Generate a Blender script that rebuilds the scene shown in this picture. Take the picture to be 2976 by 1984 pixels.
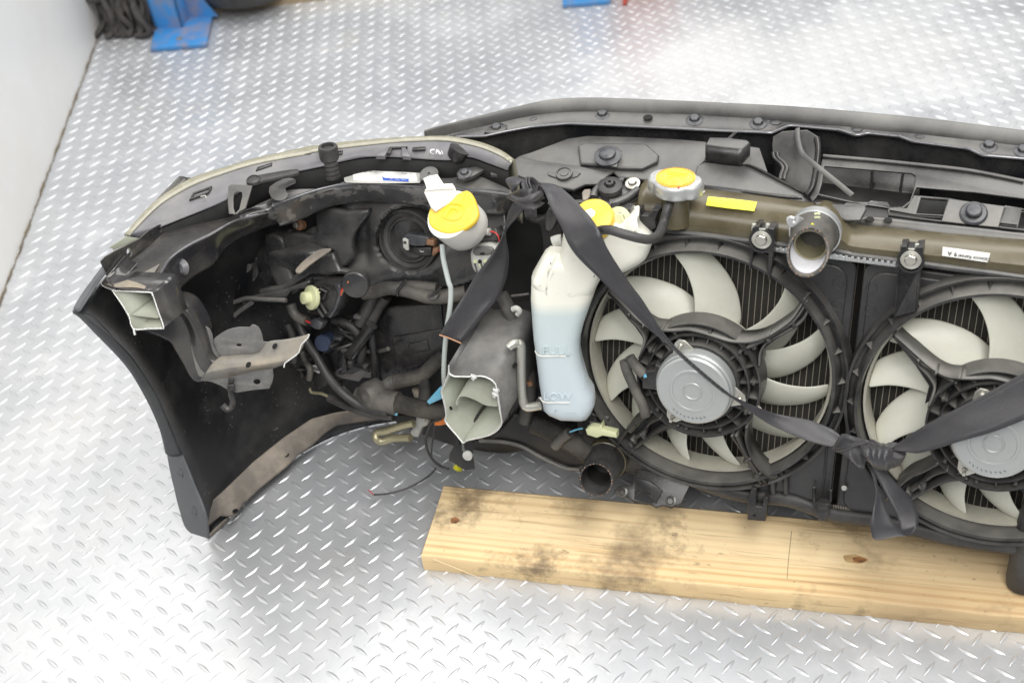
import bpy, bmesh, math, random
from mathutils import Vector, Matrix
random.seed(7)
for o in list(bpy.data.objects): bpy.data.objects.remove(o)
sc = bpy.context.scene
COL = sc.collection
# ---------------------------------------------------------------- camera
FPX, PITCH, ROLL, CAMH = 4000.0, math.radians(41), math.radians(-7.75), 1.5
cF = Vector((0, math.cos(PITCH), -math.sin(PITCH))); _u = Vector((0, math.sin(PITCH), math.cos(PITCH))); _x = Vector((1, 0, 0))
cX = _x * math.cos(ROLL) + _u * math.sin(ROLL); cU = _u * math.cos(ROLL) - _x * math.sin(ROLL); cL = Vector((0, 0, CAMH))
cam = bpy.data.cameras.new('camera'); camo = bpy.data.objects.new('camera', cam); COL.objects.link(camo)
camo.matrix_world = Matrix(((cX.x, cU.x, -cF.x, 0), (cX.y, cU.y, -cF.y, 0), (cX.z, cU.z, -cF.z, CAMH), (0, 0, 0, 1)))
cam.sensor_width = 36; cam.lens = FPX / 2976 * 36; cam.clip_start = .05; cam.clip_end = 60
cam.dof.use_dof = True; cam.dof.focus_distance = 1.80; cam.dof.aperture_fstop = 5.0
sc.camera = camo
# ---------------------------------------------------------------- world, workshop lamps and added fill
w = bpy.data.worlds.new('World'); sc.world = w; w.use_nodes = True
w.node_tree.nodes['Background'].inputs[0].default_value = (.93, .97, 1, 1)
w.node_tree.nodes['Background'].inputs[1].default_value = .26
def area(name, loc, target, sx, sy, power, col=(1, .98, .95)):
    l = bpy.data.lights.new(name, 'AREA'); l.shape = 'RECTANGLE'; l.size = sx; l.size_y = sy; l.energy = power; l.color = col
    o = bpy.data.objects.new(name, l); COL.objects.link(o); o.location = loc
    o.rotation_euler = (Vector(target) - Vector(loc)).to_track_quat('-Z', 'Y').to_euler()
    return o
area('overhead_lamp', (-.7, 3.0, 3.2), (-.3, 1.5, 0), 2.4, 1.5, 46)
area('overhead_lamp', (1.6, 3.6, 3.2), (.6, 1.7, 0), 2.4, 1.5, 48)
area('overhead_lamp', (.8, .6, 3.2), (-.3, 1.1, .1), 2.4, 1.0, 78)  # unseen lamp, placed on the right to whiten the wall and fill shadow
area('overhead_lamp', (-.3, -.9, 2.9), (0, 1.4, .2), 2.6, 1.0, 64)  # unseen front fill, added behind the camera
sc.cycles.max_bounces = 6; sc.cycles.diffuse_bounces = 3; sc.cycles.glossy_bounces = 3; sc.cycles.transmission_bounces = 3
sc.cycles.caustics_reflective = False; sc.cycles.caustics_refractive = False
sc.view_settings.view_transform = 'Standard'; sc.view_settings.look = 'None'; sc.view_settings.exposure = 0.22; sc.view_settings.gamma = 1
# ---------------------------------------------------------------- measuring frame: the cut-off car nose stands turned by 25.5 deg and leans back 15 deg
_s = 3.3571
REG = dict(V=(0, 0, 1/1.26531), A=(200, 400, _s), B=(200, 780, _s), C=(200, 1200, _s), D=(800, 400, _s), E=(800, 750, _s), F=(800, 1050, _s),
           G=(1400, 400, _s), H=(1400, 750, _s), I=(1400, 1100, _s), J=(2000, 300, 2.409), K=(2000, 600, _s), L=(2276, 800, _s), M=(2000, 1100, 2.409),
           N=(1200, 250, 2.6133), O=(0, 0, 2.936), Q=(1150, 1350, 1.288), W=(174, 349, 2.0206))
def ray(r, x, y):
    o = REG[r]; px, py = o[0] + x/o[2], o[1] + y/o[2]
    return cF + cX*((px-1488)/FPX) + cU*((992-py)/FPX)
def pt(r, x, y, pl):
    d = ray(r, x, y); return cL + d*((pl[0]-cL).dot(pl[1]) / d.dot(pl[1]))
_ps, _la = math.radians(25.5), math.radians(15)
ex = Vector((math.cos(_ps), -math.sin(_ps), 0)); fw = Vector((math.sin(_ps), math.cos(_ps), 0)); ez = Vector((0, 0, 1))
upv = fw*math.sin(_la) + ez*math.cos(_la); nr = -fw*math.cos(_la) + ez*math.sin(_la)
def Zp(z): return (Vector((0, 0, z)), ez)
B0 = pt('V', 1700, 1180, Zp(.067))
def R(k): return (B0 + nr*k, nr)
def Vp(g): return (B0 + fw*g, -fw)
def Wc(x, g, z): return Vector((B0.x, B0.y, 0)) + ex*x + fw*g + ez*z
def RL(x, v, k): return B0 + ex*x + upv*v + nr*k
def rl(p): d = p-B0; return d.dot(ex), d.dot(upv), d.dot(nr)
def PL(p, n): n = Vector(n).normalized(); return (Vector(p), n if n.dot(cF) < 0 else -n)
def P3(a, b, c): return PL(a, (b-a).cross(c-a))
# ---------------------------------------------------------------- material helper
def mat(name, c, rough=.5, metal=0.0, dust=None, up=0.0, bump=0.0, bs=60.0, spec=.5, trans=0.0, sss=0.0, rvar=.12, c2=None, cs=4.0, stretch=None, coat=0.0, alpha=1.0, speck=None, csr=(.45, .6)):
    m = bpy.data.materials.new(name); m.use_nodes = True; nt = m.node_tree; N = nt.nodes; K = nt.links
    b = N['Principled BSDF']; b.inputs['Roughness'].default_value = rough; b.inputs['Metallic'].default_value = metal
    b.inputs['Specular IOR Level'].default_value = spec; b.inputs['Transmission Weight'].default_value = trans
    b.inputs['Coat Weight'].default_value = coat; b.inputs['Alpha'].default_value = alpha
    if sss: b.inputs['Subsurface Weight'].default_value = sss; b.inputs['Subsurface Radius'].default_value = (.01, .01, .01); b.inputs['Subsurface Scale'].default_value = .5
    tc = N.new('ShaderNodeTexCoord'); src = tc.outputs['Object']
    if stretch:
        mp = N.new('ShaderNodeMapping'); mp.inputs['Scale'].default_value = stretch; K.new(src, mp.inputs[0]); src = mp.outputs[0]
    def noise(s, d=4, rg=.6):
        n = N.new('ShaderNodeTexNoise'); n.inputs['Scale'].default_value = s; n.inputs['Detail'].default_value = d; n.inputs['Roughness'].default_value = rg; K.new(src, n.inputs['Vector']); return n.outputs['Fac']
    def ramp(f, a, e, hi=1.0, lo=0.0):
        r = N.new('ShaderNodeMapRange'); r.inputs[1].default_value = a; r.inputs[2].default_value = e; r.inputs[3].default_value = lo; r.inputs[4].default_value = hi; K.new(f, r.inputs[0]); return r.outputs[0]
    def mix(f, a, bb):
        x = N.new('ShaderNodeMix'); x.data_type = 'RGBA'
        for s, v in ((x.inputs[0], f), (x.inputs[6], a), (x.inputs[7], bb)):
            if isinstance(v, (int, float)): s.default_value = v
            elif isinstance(v, tuple): s.default_value = v + (1,) if len(v) == 3 else v
            else: K.new(v, s)
        return x.outputs[2]
    def mth(op, a, bb):
        x = N.new('ShaderNodeMath'); x.operation = op; x.use_clamp = True
        for i, v in enumerate((a, bb)):
            if isinstance(v, (int, float)): x.inputs[i].default_value = v
            else: K.new(v, x.inputs[i])
        return x.outputs[0]
    col = None
    base = c + (1,)
    b.inputs['Base Color'].default_value = base
    if c2: col = mix(ramp(noise(cs), *csr), c, c2)
    if speck:
        v = N.new('ShaderNodeTexVoronoi'); v.inputs['Scale'].default_value = speck[1]; K.new(src, v.inputs['Vector'])
        f = mth('MULTIPLY', ramp(v.outputs['Distance'], .16, .08), ramp(noise(speck[1]*.13), .5, .62)); col = mix(f, col or c, speck[0])
    if dust:
        dc, amt, ds = dust
        f = ramp(noise(ds, 5, .68), .42, .68, amt)
        if up:
            g = N.new('ShaderNodeNewGeometry'); sx = N.new('ShaderNodeSeparateXYZ'); K.new(g.outputs['Normal'], sx.inputs[0])
            u = mth('MULTIPLY', ramp(sx.outputs[2], .25, .95, up), ramp(noise(ds*.5, 2), .25, .65, 1, .35)); f = mth('ADD', f, u)
        col = mix(f, col or c, dc)
        rr = N.new('ShaderNodeMapRange'); rr.inputs[3].default_value = rough; rr.inputs[4].default_value = min(.9, rough+.35); K.new(f, rr.inputs[0]); K.new(rr.outputs[0], b.inputs['Roughness'])
    elif rvar:
        K.new(ramp(noise(18), .3, .7, rough+rvar, max(.03, rough-rvar)), b.inputs['Roughness'])
    if col is not None: K.new(col, b.inputs['Base Color'])
    if bump:
        bp = N.new('ShaderNodeBump'); bp.inputs['Strength'].default_value = bump; bp.inputs['Distance'].default_value = .002; K.new(noise(bs, 4), bp.inputs['Height']); K.new(bp.outputs[0], b.inputs['Normal'])
    m['_'] = 0
    return m
DU = (.27, .245, .21)
M = {}
M['black'] = mat('black_plastic', (.010, .010, .012), .22, dust=((.16, .15, .135), .20, 22), up=.22, bump=.1, bs=500)
M['blackdeep'] = mat('black_deep_plastic', (.007, .007, .008), .4, dust=((.11, .10, .09), .18, 14), up=.12, bump=.08, bs=300)
M['greyplastic'] = mat('dusty_grey_plastic', (.020, .021, .024), .24, dust=((.22, .212, .195), .28, 11), up=.34, bump=.1, bs=400)
M['shroud'] = mat('shroud_plastic', (.015, .015, .016), .32, dust=((.24, .23, .21), .22, 20), up=.62, bump=.06, bs=300)
M['panel'] = mat('panel_plastic', (.028, .028, .030), .3, dust=((.13, .125, .115), .25, 9), up=.45, bump=.05, bs=300, speck=((.3, .29, .27), 420))
M['steel'] = mat('painted_steel', (.017, .017, .019), .2, dust=((.22, .2, .17), .34, 15), up=.3, bump=.05, bs=120, coat=.15)
M['rail'] = mat('satin_black_rail', (.022, .022, .025), .18, dust=((.17, .15, .12), .28, 9), up=.12, bump=.04, bs=60, coat=.25, c2=(.025, .025, .027), cs=6)
M['edge'] = mat('edge_highlight_black', (.16, .16, .17), .16, .4)  # lighter than the black parts, paints the highlight along their edges
M['dusty'] = mat('dusty_painted_steel', (.085, .085, .086), .38, dust=((.30, .285, .26), .5, 11), up=.3, bump=.06, bs=200, c2=(.05, .05, .052), cs=9)
M['beige'] = mat('mud_dusted_plastic', (.14, .125, .11), .6, dust=((.42, .36, .29), .75, 9), up=.25, bump=.12, bs=90, c2=(.03, .03, .03), cs=7, csr=(.52, .66))
M['rusty'] = mat('rust_stained_steel', (.13, .128, .12), .36, dust=((.34, .285, .205), .6, 12), up=.2, bump=.1, bs=120, c2=(.10, .096, .09), cs=8)
M['primer'] = mat('green_grey_primer', (.36, .38, .31), .5, dust=((.20, .19, .15), .5, 12), bump=.03)
M['cutedge'] = mat('cut_metal_edge', (.75, .75, .73), .35, .7, bump=.6, bs=900)
M['inner'] = mat('bumper_inner_black', (.010, .0105, .012), .36, dust=((.11, .105, .1), .30, 10), bump=.05, bs=60, speck=((.35, .35, .35), 160))
M['void'] = mat('cavity_shade_black', (.005, .005, .005), .8)  # near-black colour stands for the shade in holes, gaps and cavities
M['lip'] = mat('arch_lip_grey', (.052, .056, .062), .45, dust=((.16, .16, .16), .3, 14), bump=.04, speck=((.4, .4, .4), 300))
M['flap'] = mat('mud_flap_rubber', (.062, .066, .074), .5, dust=((.17, .17, .17), .4, 16), bump=.12, bs=260)
M['lens'] = mat('aged_clear_lens', (.24, .23, .175), .1, dust=((.36, .345, .28), .5, 60), bump=.2, bs=90)
M['lensedge'] = mat('olive_lens_edge', (.20, .18, .10), .3, dust=((.34, .31, .22), .5, 40))
M['lamp'] = mat('lamp_housing_grey', (.085, .085, .098), .36, dust=((.27, .26, .25), .4, 12), up=.25, bump=.03)
M['railface'] = mat('rail_face_paint', (.045, .045, .048), .2, dust=((.16, .155, .15), .3, 30), c2=(.15, .146, .14), cs=26, csr=(.53, .56), coat=.2)
M['white'] = mat('white_bottle_plastic', (.72, .71, .67), .42, dust=((.62, .56, .44), .25, 18), bump=.03, bs=120)
M['yellow'] = mat('yellow_cap_plastic', (.90, .60, .035), .38, dust=((.78, .62, .2), .35, 25), bump=.04)
M['hose'] = mat('pale_washer_hose', (.52, .57, .55), .35)
M['webbing'] = mat('woven_belt_webbing', (.034, .033, .037), .30, dust=((.085, .08, .08), .25, 25))
M['blade'] = mat('fan_blade_plastic', (.70, .70, .61), .34, dust=((.54, .52, .43), .4, 14), bump=.03)
M['bladering'] = mat('fan_ring_plastic', (.50, .485, .41), .45, dust=((.34, .31, .25), .5, 20))
M['alu'] = mat('cast_aluminium', (.60, .61, .61), .34, .75, dust=((.42, .42, .40), .5, 14), bump=.06, bs=200)
M['motor'] = mat('zinc_motor_case', (.46, .48, .475), .38, .5, dust=((.40, .41, .39), .6, 11), bump=.05, bs=150)
M['olive'] = mat('olive_tank_plastic', (.070, .057, .029), .2, dust=((.19, .168, .115), .35, 10), up=.14, bump=.04)
M['core'] = mat('radiator_core', (.042, .038, .032), .55, bump=.9, bs=700)
M['tubeline'] = mat('core_tube_metal', (.55, .50, .42), .5, .3, dust=((.34, .30, .24), .5, 60))
M['zinc'] = mat('zinc_bolt', (.56, .55, .50), .36, .8, dust=((.40, .37, .30), .5, 60))
M['blacksteel'] = mat('black_bolt', (.055, .057, .065), .36, .3, dust=((.2, .2, .19), .4, 60))
M['rubber'] = mat('black_rubber', (.028, .027, .027), .48, dust=((.14, .135, .13), .38, 16), bump=.12, bs=200)
M['rubgrey'] = mat('dusty_rubber_seal', (.070, .070, .069), .48, dust=((.24, .235, .22), .45, 9), up=.35, bump=.05)
M['conduit'] = mat('dusty_conduit', (.055, .052, .048), .5, dust=((.24, .22, .19), .5, 14), bump=.05)
M['paper'] = mat('white_label', (.78, .78, .76), .5, dust=((.5, .49, .45), .35, 60))
M['bluelab'] = mat('blue_print', (.03, .09, .42), .5)
M['yellowlab'] = mat('yellow_label', (.88, .84, .06), .35)
M['orangelab'] = mat('orange_cap_label', (.92, .54, .05), .35, dust=((.95, .7, .2), .4, 90))
M['ink'] = mat('dark_print', (.05, .045, .04), .5)
M['palecap'] = mat('pale_green_cap', (.60, .62, .38), .45)
M['red'] = mat('red_wire', (.50, .035, .03), .4)
M['orange'] = mat('orange_wire', (.62, .19, .05), .4)
M['bluew'] = mat('blue_tape', (.12, .42, .62), .45, dust=((.3, .45, .5), .4, 40))
M['brownplug'] = mat('brown_plug', (.30, .16, .09), .45)
M['palegrey'] = mat('pale_grey_socket', (.48, .48, .45), .42, dust=((.3, .29, .26), .4, 50))
M['chalk'] = mat('white_paint_mark', (.75, .77, .78), .6)
M['brass'] = mat('olive_pipe', (.34, .31, .20), .3, .5)
M['thread'] = mat('hose_cord_ends', (.48, .26, .15), .7)
M['hosein'] = mat('hose_lining_grey', (.55, .55, .57), .5, dust=((.32, .32, .33), .35, 30))
M['bluepaint'] = mat('blue_painted_steel', (.045, .24, .56), .36, dust=((.42, .25, .10), .5, 20), c2=(.03, .20, .5), cs=10, bump=.06)
M['rag'] = mat('grey_mop_yarn', (.055, .05, .048), .85, dust=((.14, .125, .115), .6, 20), bump=.8, bs=250)
M['tan'] = mat('tan_board', (.36, .28, .18), .6, dust=((.24, .19, .13), .5, 10))
M['redpaint'] = mat('red_painted_steel', (.38, .07, .05), .4)
# ---------------------------------------------------------------- mesh helpers
WPOS = {}
def link(name, me, m, parent=None, c=None, label=None, sharp=38, smooth=True, m2=None):
    vs = me.vertices
    if c is None:
        c = Vector((0, 0, 0))
        if len(vs):
            lo = [min(v.co[i] for v in vs) for i in range(3)]; hi = [max(v.co[i] for v in vs) for i in range(3)]
            c = Vector([(a+b)/2 for a, b in zip(lo, hi)])
        me.transform(Matrix.Translation(-c))
    if m is not None:
        me.materials.clear(); me.materials.append(M[m] if isinstance(m, str) else m)
        if m2: me.materials.append(M[m2])
    if smooth:
        me.shade_smooth(); me.set_sharp_from_angle(angle=math.radians(sharp))
    o = bpy.data.objects.new(name, me); COL.objects.link(o)
    place(o, c, parent)
    if label: o['label'] = label
    return o
def place(o, c, parent):
    WPOS[o.name] = Vector(c)
    if parent is not None:
        o.parent = parent; o.location = Vector(c) - WPOS[parent.name]
    else: o.location = c
def thing(name, label, cat, loc, group=None):
    o = bpy.data.objects.new(name, None); COL.objects.link(o); o.empty_display_size = .05; place(o, Vector(loc), None)
    return tag(o, label, cat, group)
def tag(o, label, cat, group=None):
    o['label'] = label; o['category'] = cat
    if group: o['group'] = group
    return o
def data(verts, faces):
    me = bpy.data.meshes.new('m'); me.from_pydata([tuple(v) for v in verts], [], faces); me.validate(); me.update(); return me
def frame(pl):
    n = pl[1]; a = ex - n*ex.dot(n)
    if a.length < .2: a = fw - n*fw.dot(n)
    a.normalize(); return a, n.cross(a), n
def gp(r, pts, pl):
    return [pt(p[0], p[1], p[2], pl) if isinstance(p[0], str) else pt(r, p[0], p[1], pl) for p in pts]
def cat(pts, n=6, closed=False):
    """Catmull-Rom refinement"""
    out = []; L = len(pts)
    for i in range(L if closed else L-1):
        g = (lambda j: pts[j % L]) if closed else (lambda j: pts[max(0, min(L-1, j))])
        p0, p1, p2, p3 = g(i-1), g(i), g(i+1), g(i+2)
        for s in range(n):
            t = s/n; out.append(.5*((2*p1) + (p2-p0)*t + (2*p0-5*p1+4*p2-p3)*t*t + (3*p1-p0-3*p2+p3)*t**3))
    if not closed: out.append(pts[-1].copy())
    return out
def curve_mesh(loops, th, bev, res=2):
    """flat outline with holes, thickness th (front face at z=0, body towards -z)"""
    cu = bpy.data.curves.new('c', 'CURVE'); cu.dimensions = '2D'; cu.fill_mode = 'BOTH'
    bev = min(bev, th*.49); cu.extrude = max(0, th/2-bev); cu.bevel_depth = bev; cu.bevel_resolution = res; cu.offset = -bev
    for lp in loops:
        s = cu.splines.new('POLY'); s.points.add(len(lp)-1); s.use_cyclic_u = True
        for q, (x, y) in zip(s.points, lp): q.co = (x, y, 0, 1)
    o = bpy.data.objects.new('c', cu); me = bpy.data.meshes.new_from_object(o)
    bpy.data.objects.remove(o); bpy.data.curves.remove(cu)
    bm = bmesh.new(); bm.from_mesh(me); bmesh.ops.remove_doubles(bm, verts=bm.verts, dist=1e-6); bm.to_mesh(me); bm.free()
    me.transform(Matrix.Translation((0, 0, -th/2)))
    return me
def slab3(name, parent, m, loops, pl, th=.003, bev=.0008, sm=0, label=None, res=2, sharp=38):
    """loops of 3D points lying on plane pl"""
    a, b, n = frame(pl); o = loops[0][0]
    L2 = []
    for lp in loops:
        if sm: lp = cat(lp, sm, True)
        L2.append([((p-o).dot(a), (p-o).dot(b)) for p in lp])
    me = curve_mesh(L2, th, bev, res)
    me.transform(Matrix.Translation(o) @ Matrix(((a.x, b.x, n.x, 0), (a.y, b.y, n.y, 0), (a.z, b.z, n.z, 0), (0, 0, 0, 1))))
    return link(name, me, m, parent, label=label, sharp=sharp)
def slab(name, parent, m, r, pts, pl, th=.003, bev=.0008, holes=(), sm=0, label=None, res=2, sharp=38):
    return slab3(name, parent, m, [gp(r, pts, pl)] + [gp(r, h, pl) for h in holes], pl, th, bev, sm, label, res, sharp)
def circ(x, y, rx, ry=None, n=14, ph=0):
    ry = rx if ry is None else ry
    return [(x + rx*math.cos(ph+2*math.pi*i/n), y + ry*math.sin(ph+2*math.pi*i/n)) for i in range(n)]
def resample(pts, n):
    d = [0.0]
    for a, b in zip(pts, pts[1:]): d.append(d[-1] + (b-a).length)
    out = []; j = 0
    for i in range(n):
        t = d[-1]*i/(n-1)
        while j < len(pts)-2 and d[j+1] < t: j += 1
        s = (t-d[j]) / max(1e-9, d[j+1]-d[j]); out.append(pts[j].lerp(pts[j+1], min(1, max(0, s))))
    return out
def loft(name, parent, m, rows, n=40, sub=4, th=.0015, closed=False, sm=True, label=None, m2=None, csm=True, sharp=50, rim=None):
    """rows of 3D points -> sheet with thickness"""
    if n: rows = [resample(cat(r, 5) if sm else r, n) for r in rows]
    nn = len(rows[0])
    if csm and len(rows) > 2 and sub > 1:
        cols = [cat([r[i] for r in rows], sub) for i in range(nn)]
        rows = [[cols[i][j] for i in range(nn)] for j in range(len(cols[0]))]
    vs = [p for r in rows for p in r]; fs = []
    for j in range(len(rows)-1):
        for i in range(nn if closed else nn-1):
            i2 = (i+1) % nn; fs.append((j*nn+i, j*nn+i2, (j+1)*nn+i2, (j+1)*nn+i))
    o = link(name, data(vs, fs), m, parent, label=label, m2=m2, sharp=sharp)
    if m2 and rim: o.data.materials.append(M[rim])
    if th:
        md = o.modifiers.new('s', 'SOLIDIFY'); md.thickness = th; md.offset = 0
        if m2: md.material_offset = 1; md.material_offset_rim = 2 if rim else 1
    return o
def tube(name, parent, m, pts, r=.003, sm=6, ns=10, corr=0, flat=1.0, label=None, caps=True, taper=None, cp=.0022):
    if sm: pts = cat(pts, sm)
    if corr:
        L = sum((b-a).length for a, b in zip(pts, pts[1:])); pts = resample(pts, max(8, int(L/cp)*2))
    vs = []; fs = []; nv = None; k = len(pts)
    for i, p in enumerate(pts):
        t = (pts[min(k-1, i+1)] - pts[max(0, i-1)]).normalized()
        if nv is None: nv = t.orthogonal().normalized() if flat == 1 else (nr - t*nr.dot(t)).normalized()
        nv = (nv - t*nv.dot(t)).normalized(); b = t.cross(nv)
        rr = r[min(i*len(r)//k, len(r)-1)] if isinstance(r, (list, tuple)) else r
        if taper: rr *= taper(i/(k-1))
        if corr: rr *= 1 + (corr if i % 2 else -corr)
        for s in range(ns):
            a = 2*math.pi*s/ns; vs.append(p + nv*(rr*flat*math.cos(a)) + b*(rr*math.sin(a)))
    for i in range(k-1):
        for s in range(ns): s2 = (s+1) % ns; fs.append((i*ns+s, i*ns+s2, (i+1)*ns+s2, (i+1)*ns+s))
    if caps: fs.append(tuple(range(ns))[::-1]); fs.append(tuple((k-1)*ns+s for s in range(ns)))
    return link(name, data(vs, fs), m, parent, label=label, sharp=60)
def lathe(name, parent, m, o, ax, prof, n=28, label=None, sharp=35, f=None, caps=False, xdir=None):
    """prof = [(radius, height)]; f(angle, r, h) -> (r, h) shapes it further"""
    ax = Vector(ax).normalized(); a = (xdir - ax*xdir.dot(ax)).normalized() if xdir else ax.orthogonal().normalized(); b = ax.cross(a); vs = []; fs = []
    for (r, h) in prof:
        for s in range(n):
            t = 2*math.pi*s/n; r2, h2 = f(t, r, h) if f else (r, h)
            vs.append(o + (a*math.cos(t) + b*math.sin(t))*r2 + ax*h2)
    for i in range(len(prof)-1):
        for s in range(n): s2 = (s+1) % n; fs.append((i*n+s, i*n+s2, (i+1)*n+s2, (i+1)*n+s))
    if caps: fs.append(tuple(range(n))[::-1]); fs.append(tuple((len(prof)-1)*n+s for s in range(n)))
    return link(name, data(vs, fs), m, parent, label=label, sharp=sharp)
def bolt(name, parent, m, p, n, r=.006, washer=True, hx=True):
    n = Vector(n).normalized()
    prof = [(0, .0), (r*1.75, 0), (r*1.75, r*.16), (r*1.5, r*.26)] if washer else [(0, 0)]
    o = lathe(name, parent, m, p, n, prof + [(r*1.05, r*.34), (r*1.0, r*.40)], 20)
    if hx: lathe('bolt_head', o, m, p + n*r*.3, n, [(0, 0), (r, 0), (r, r*.5), (r*.86, r*.65), (0, r*.65)], 6, sharp=20)
    return o
def wall(name, parent, m, path, vec, th=.0022, sm=5, label=None):
    """thin upright rib following path, swept along vec"""
    p = cat(path, sm) if sm else path
    return loft(name, parent, m, [p, [q+vec for q in p]], n=0, th=th, csm=False, label=label)
def ribbon(name, parent, m, st, sub=6, nx=7, th=.0013, curl=.0, label=None):
    """st = [(edge_a, edge_b)] stations"""
    A = cat([s[0] for s in st], sub); Bb = cat([s[1] for s in st], sub); rows = []
    for i, (a, b) in enumerate(zip(A, Bb)):
        t = (A[min(len(A)-1, i+1)]+Bb[min(len(A)-1, i+1)]-A[max(0, i-1)]-Bb[max(0, i-1)]).normalized(); nn = (b-a).cross(t)
        nn = nn.normalized() if nn.length > 1e-9 else nr
        rows.append([a.lerp(b, j/(nx-1)) + nn*(curl*math.sin(math.pi*j/(nx-1))) for j in range(nx)])
    return loft(name, parent, m, rows, n=0, th=th, csm=False, label=label)
def relief(name, parent, m, r, x0, y0, x1, y1, pl, fn, nx=70, ny=50, th=.002, label=None):
    vs = []; fs = []
    for j in range(ny):
        for i in range(nx):
            x = x0+(x1-x0)*i/(nx-1); y = y0+(y1-y0)*j/(ny-1); k = fn(x, y)
            vs.append(pt(r, x, y, (pl[0]+pl[1]*(k or 0), pl[1]))); 
    ok = [fn(x0+(x1-x0)*i/(nx-1), y0+(y1-y0)*j/(ny-1)) is not None for j in range(ny) for i in range(nx)]
    for j in range(ny-1):
        for i in range(nx-1):
            q = (j*nx+i, j*nx+i+1, (j+1)*nx+i+1, (j+1)*nx+i)
            if all(ok[a] for a in q): fs.append(q)
    me = data(vs, fs); bm = bmesh.new(); bm.from_mesh(me); bmesh.ops.delete(bm, geom=[v for v in bm.verts if not v.link_faces], context='VERTS'); bm.to_mesh(me); bm.free()
    o = link(name, me, m, parent, label=label, sharp=70)
    md = o.modifiers.new('s', 'SOLIDIFY'); md.thickness = th; md.offset = -1
    return o
def inside(x, y, poly):
    c = False; n = len(poly)
    for i in range(n):
        (x1, y1), (x2, y2) = poly[i], poly[i-1]
        if (y1 > y) != (y2 > y) and x < (x2-x1)*(y-y1)/(y2-y1)+x1: c = not c
    return c
def text(name, parent, m, s, o, xd, yd, size, ext=.0003, label=None):
    cu = bpy.data.curves.new('t', 'FONT'); cu.body = s; cu.size = size; cu.extrude = ext; cu.align_x = 'CENTER'; cu.align_y = 'CENTER'; cu.resolution_u = 2
    ob = bpy.data.objects.new('t', cu); COL.objects.link(ob); bpy.context.view_layer.update(); me = bpy.data.meshes.new_from_object(ob.evaluated_get(bpy.context.evaluated_depsgraph_get())); bpy.data.objects.remove(ob)
    xd = xd.normalized(); n = xd.cross(yd).normalized(); yd = n.cross(xd)
    me.transform(Matrix.Translation(o) @ Matrix(((xd.x, yd.x, n.x, 0), (xd.y, yd.y, n.y, 0), (xd.z, yd.z, n.z, 0), (0, 0, 0, 1))))
    return link(name, me, m, parent, label=label, smooth=False)
# ---------------------------------------------------------------- floor of aluminium tread plate
def floor_material():
    m = bpy.data.materials.new('tread_plate_aluminium'); m.use_nodes = True; nt = m.node_tree; N = nt.nodes; K = nt.links
    b = N['Principled BSDF']; b.inputs['Metallic'].default_value = .60
    g = N.new('ShaderNodeNewGeometry')
    def noise(s, d=5, rg=.6):
        n = N.new('ShaderNodeTexNoise'); n.inputs['Scale'].default_value = s; n.inputs['Detail'].default_value = d; n.inputs['Roughness'].default_value = rg; K.new(g.outputs['Position'], n.inputs['Vector']); return n.outputs['Fac']
    def ramp(f, a, e, lo, hi):
        r = N.new('ShaderNodeMapRange'); r.inputs[1].default_value = a; r.inputs[2].default_value = e; r.inputs[3].default_value = lo; r.inputs[4].default_value = hi; K.new(f, r.inputs[0]); return r.outputs[0]
    def mix(f, a, c):
        x = N.new('ShaderNodeMix'); x.data_type = 'RGBA'; K.new(f, x.inputs[0])
        for s, v in ((x.inputs[6], a), (x.inputs[7], c)):
            if isinstance(v, tuple): s.default_value = v + (1,)
            else: K.new(v, s)
        return x.outputs[2]
    c = mix(ramp(noise(2.2, 5), .38, .66, 0, 1), (.53, .545, .57), (.67, .675, .685))
    c = mix(ramp(noise(7, 6, .7), .56, .72, 0, .5), c, (.86, .86, .87))
    c = mix(ramp(noise(4.3, 6, .65), .60, .74, 0, .42), c, (.52, .46, .34))
    c = mix(ramp(noise(42, 6, .7), .64, .74, 0, .45), c, (.30, .28, .25))
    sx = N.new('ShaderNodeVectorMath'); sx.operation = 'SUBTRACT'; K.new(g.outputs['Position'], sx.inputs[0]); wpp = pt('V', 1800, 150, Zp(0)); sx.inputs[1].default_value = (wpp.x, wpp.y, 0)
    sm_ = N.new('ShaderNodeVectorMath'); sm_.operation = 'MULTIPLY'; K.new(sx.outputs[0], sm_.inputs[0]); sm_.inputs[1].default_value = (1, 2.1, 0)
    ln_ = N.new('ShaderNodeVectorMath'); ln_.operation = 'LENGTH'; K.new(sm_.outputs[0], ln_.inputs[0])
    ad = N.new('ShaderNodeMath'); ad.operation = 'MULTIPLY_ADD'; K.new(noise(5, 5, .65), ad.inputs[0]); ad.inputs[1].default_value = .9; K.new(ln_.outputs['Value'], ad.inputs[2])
    worn = ramp(ad.outputs[0], 1.00, .70, 0, .62)      # dusty worn patch on the plate, its colour also lifted for glare
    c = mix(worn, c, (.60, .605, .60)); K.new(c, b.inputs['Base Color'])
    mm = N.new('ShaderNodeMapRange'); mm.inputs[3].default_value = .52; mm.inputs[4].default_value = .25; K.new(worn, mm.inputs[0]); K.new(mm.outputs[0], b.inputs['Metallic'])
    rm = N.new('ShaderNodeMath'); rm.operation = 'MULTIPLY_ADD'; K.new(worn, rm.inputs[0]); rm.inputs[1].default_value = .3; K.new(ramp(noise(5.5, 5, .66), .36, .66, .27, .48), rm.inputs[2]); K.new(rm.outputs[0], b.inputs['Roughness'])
    bp = N.new('ShaderNodeBump'); bp.inputs['Strength'].default_value = .10; bp.inputs['Distance'].default_value = .001; K.new(noise(90, 5), bp.inputs['Height']); K.new(bp.outputs[0], b.inputs['Normal'])
    return m
M['floor'] = floor_material()
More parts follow.
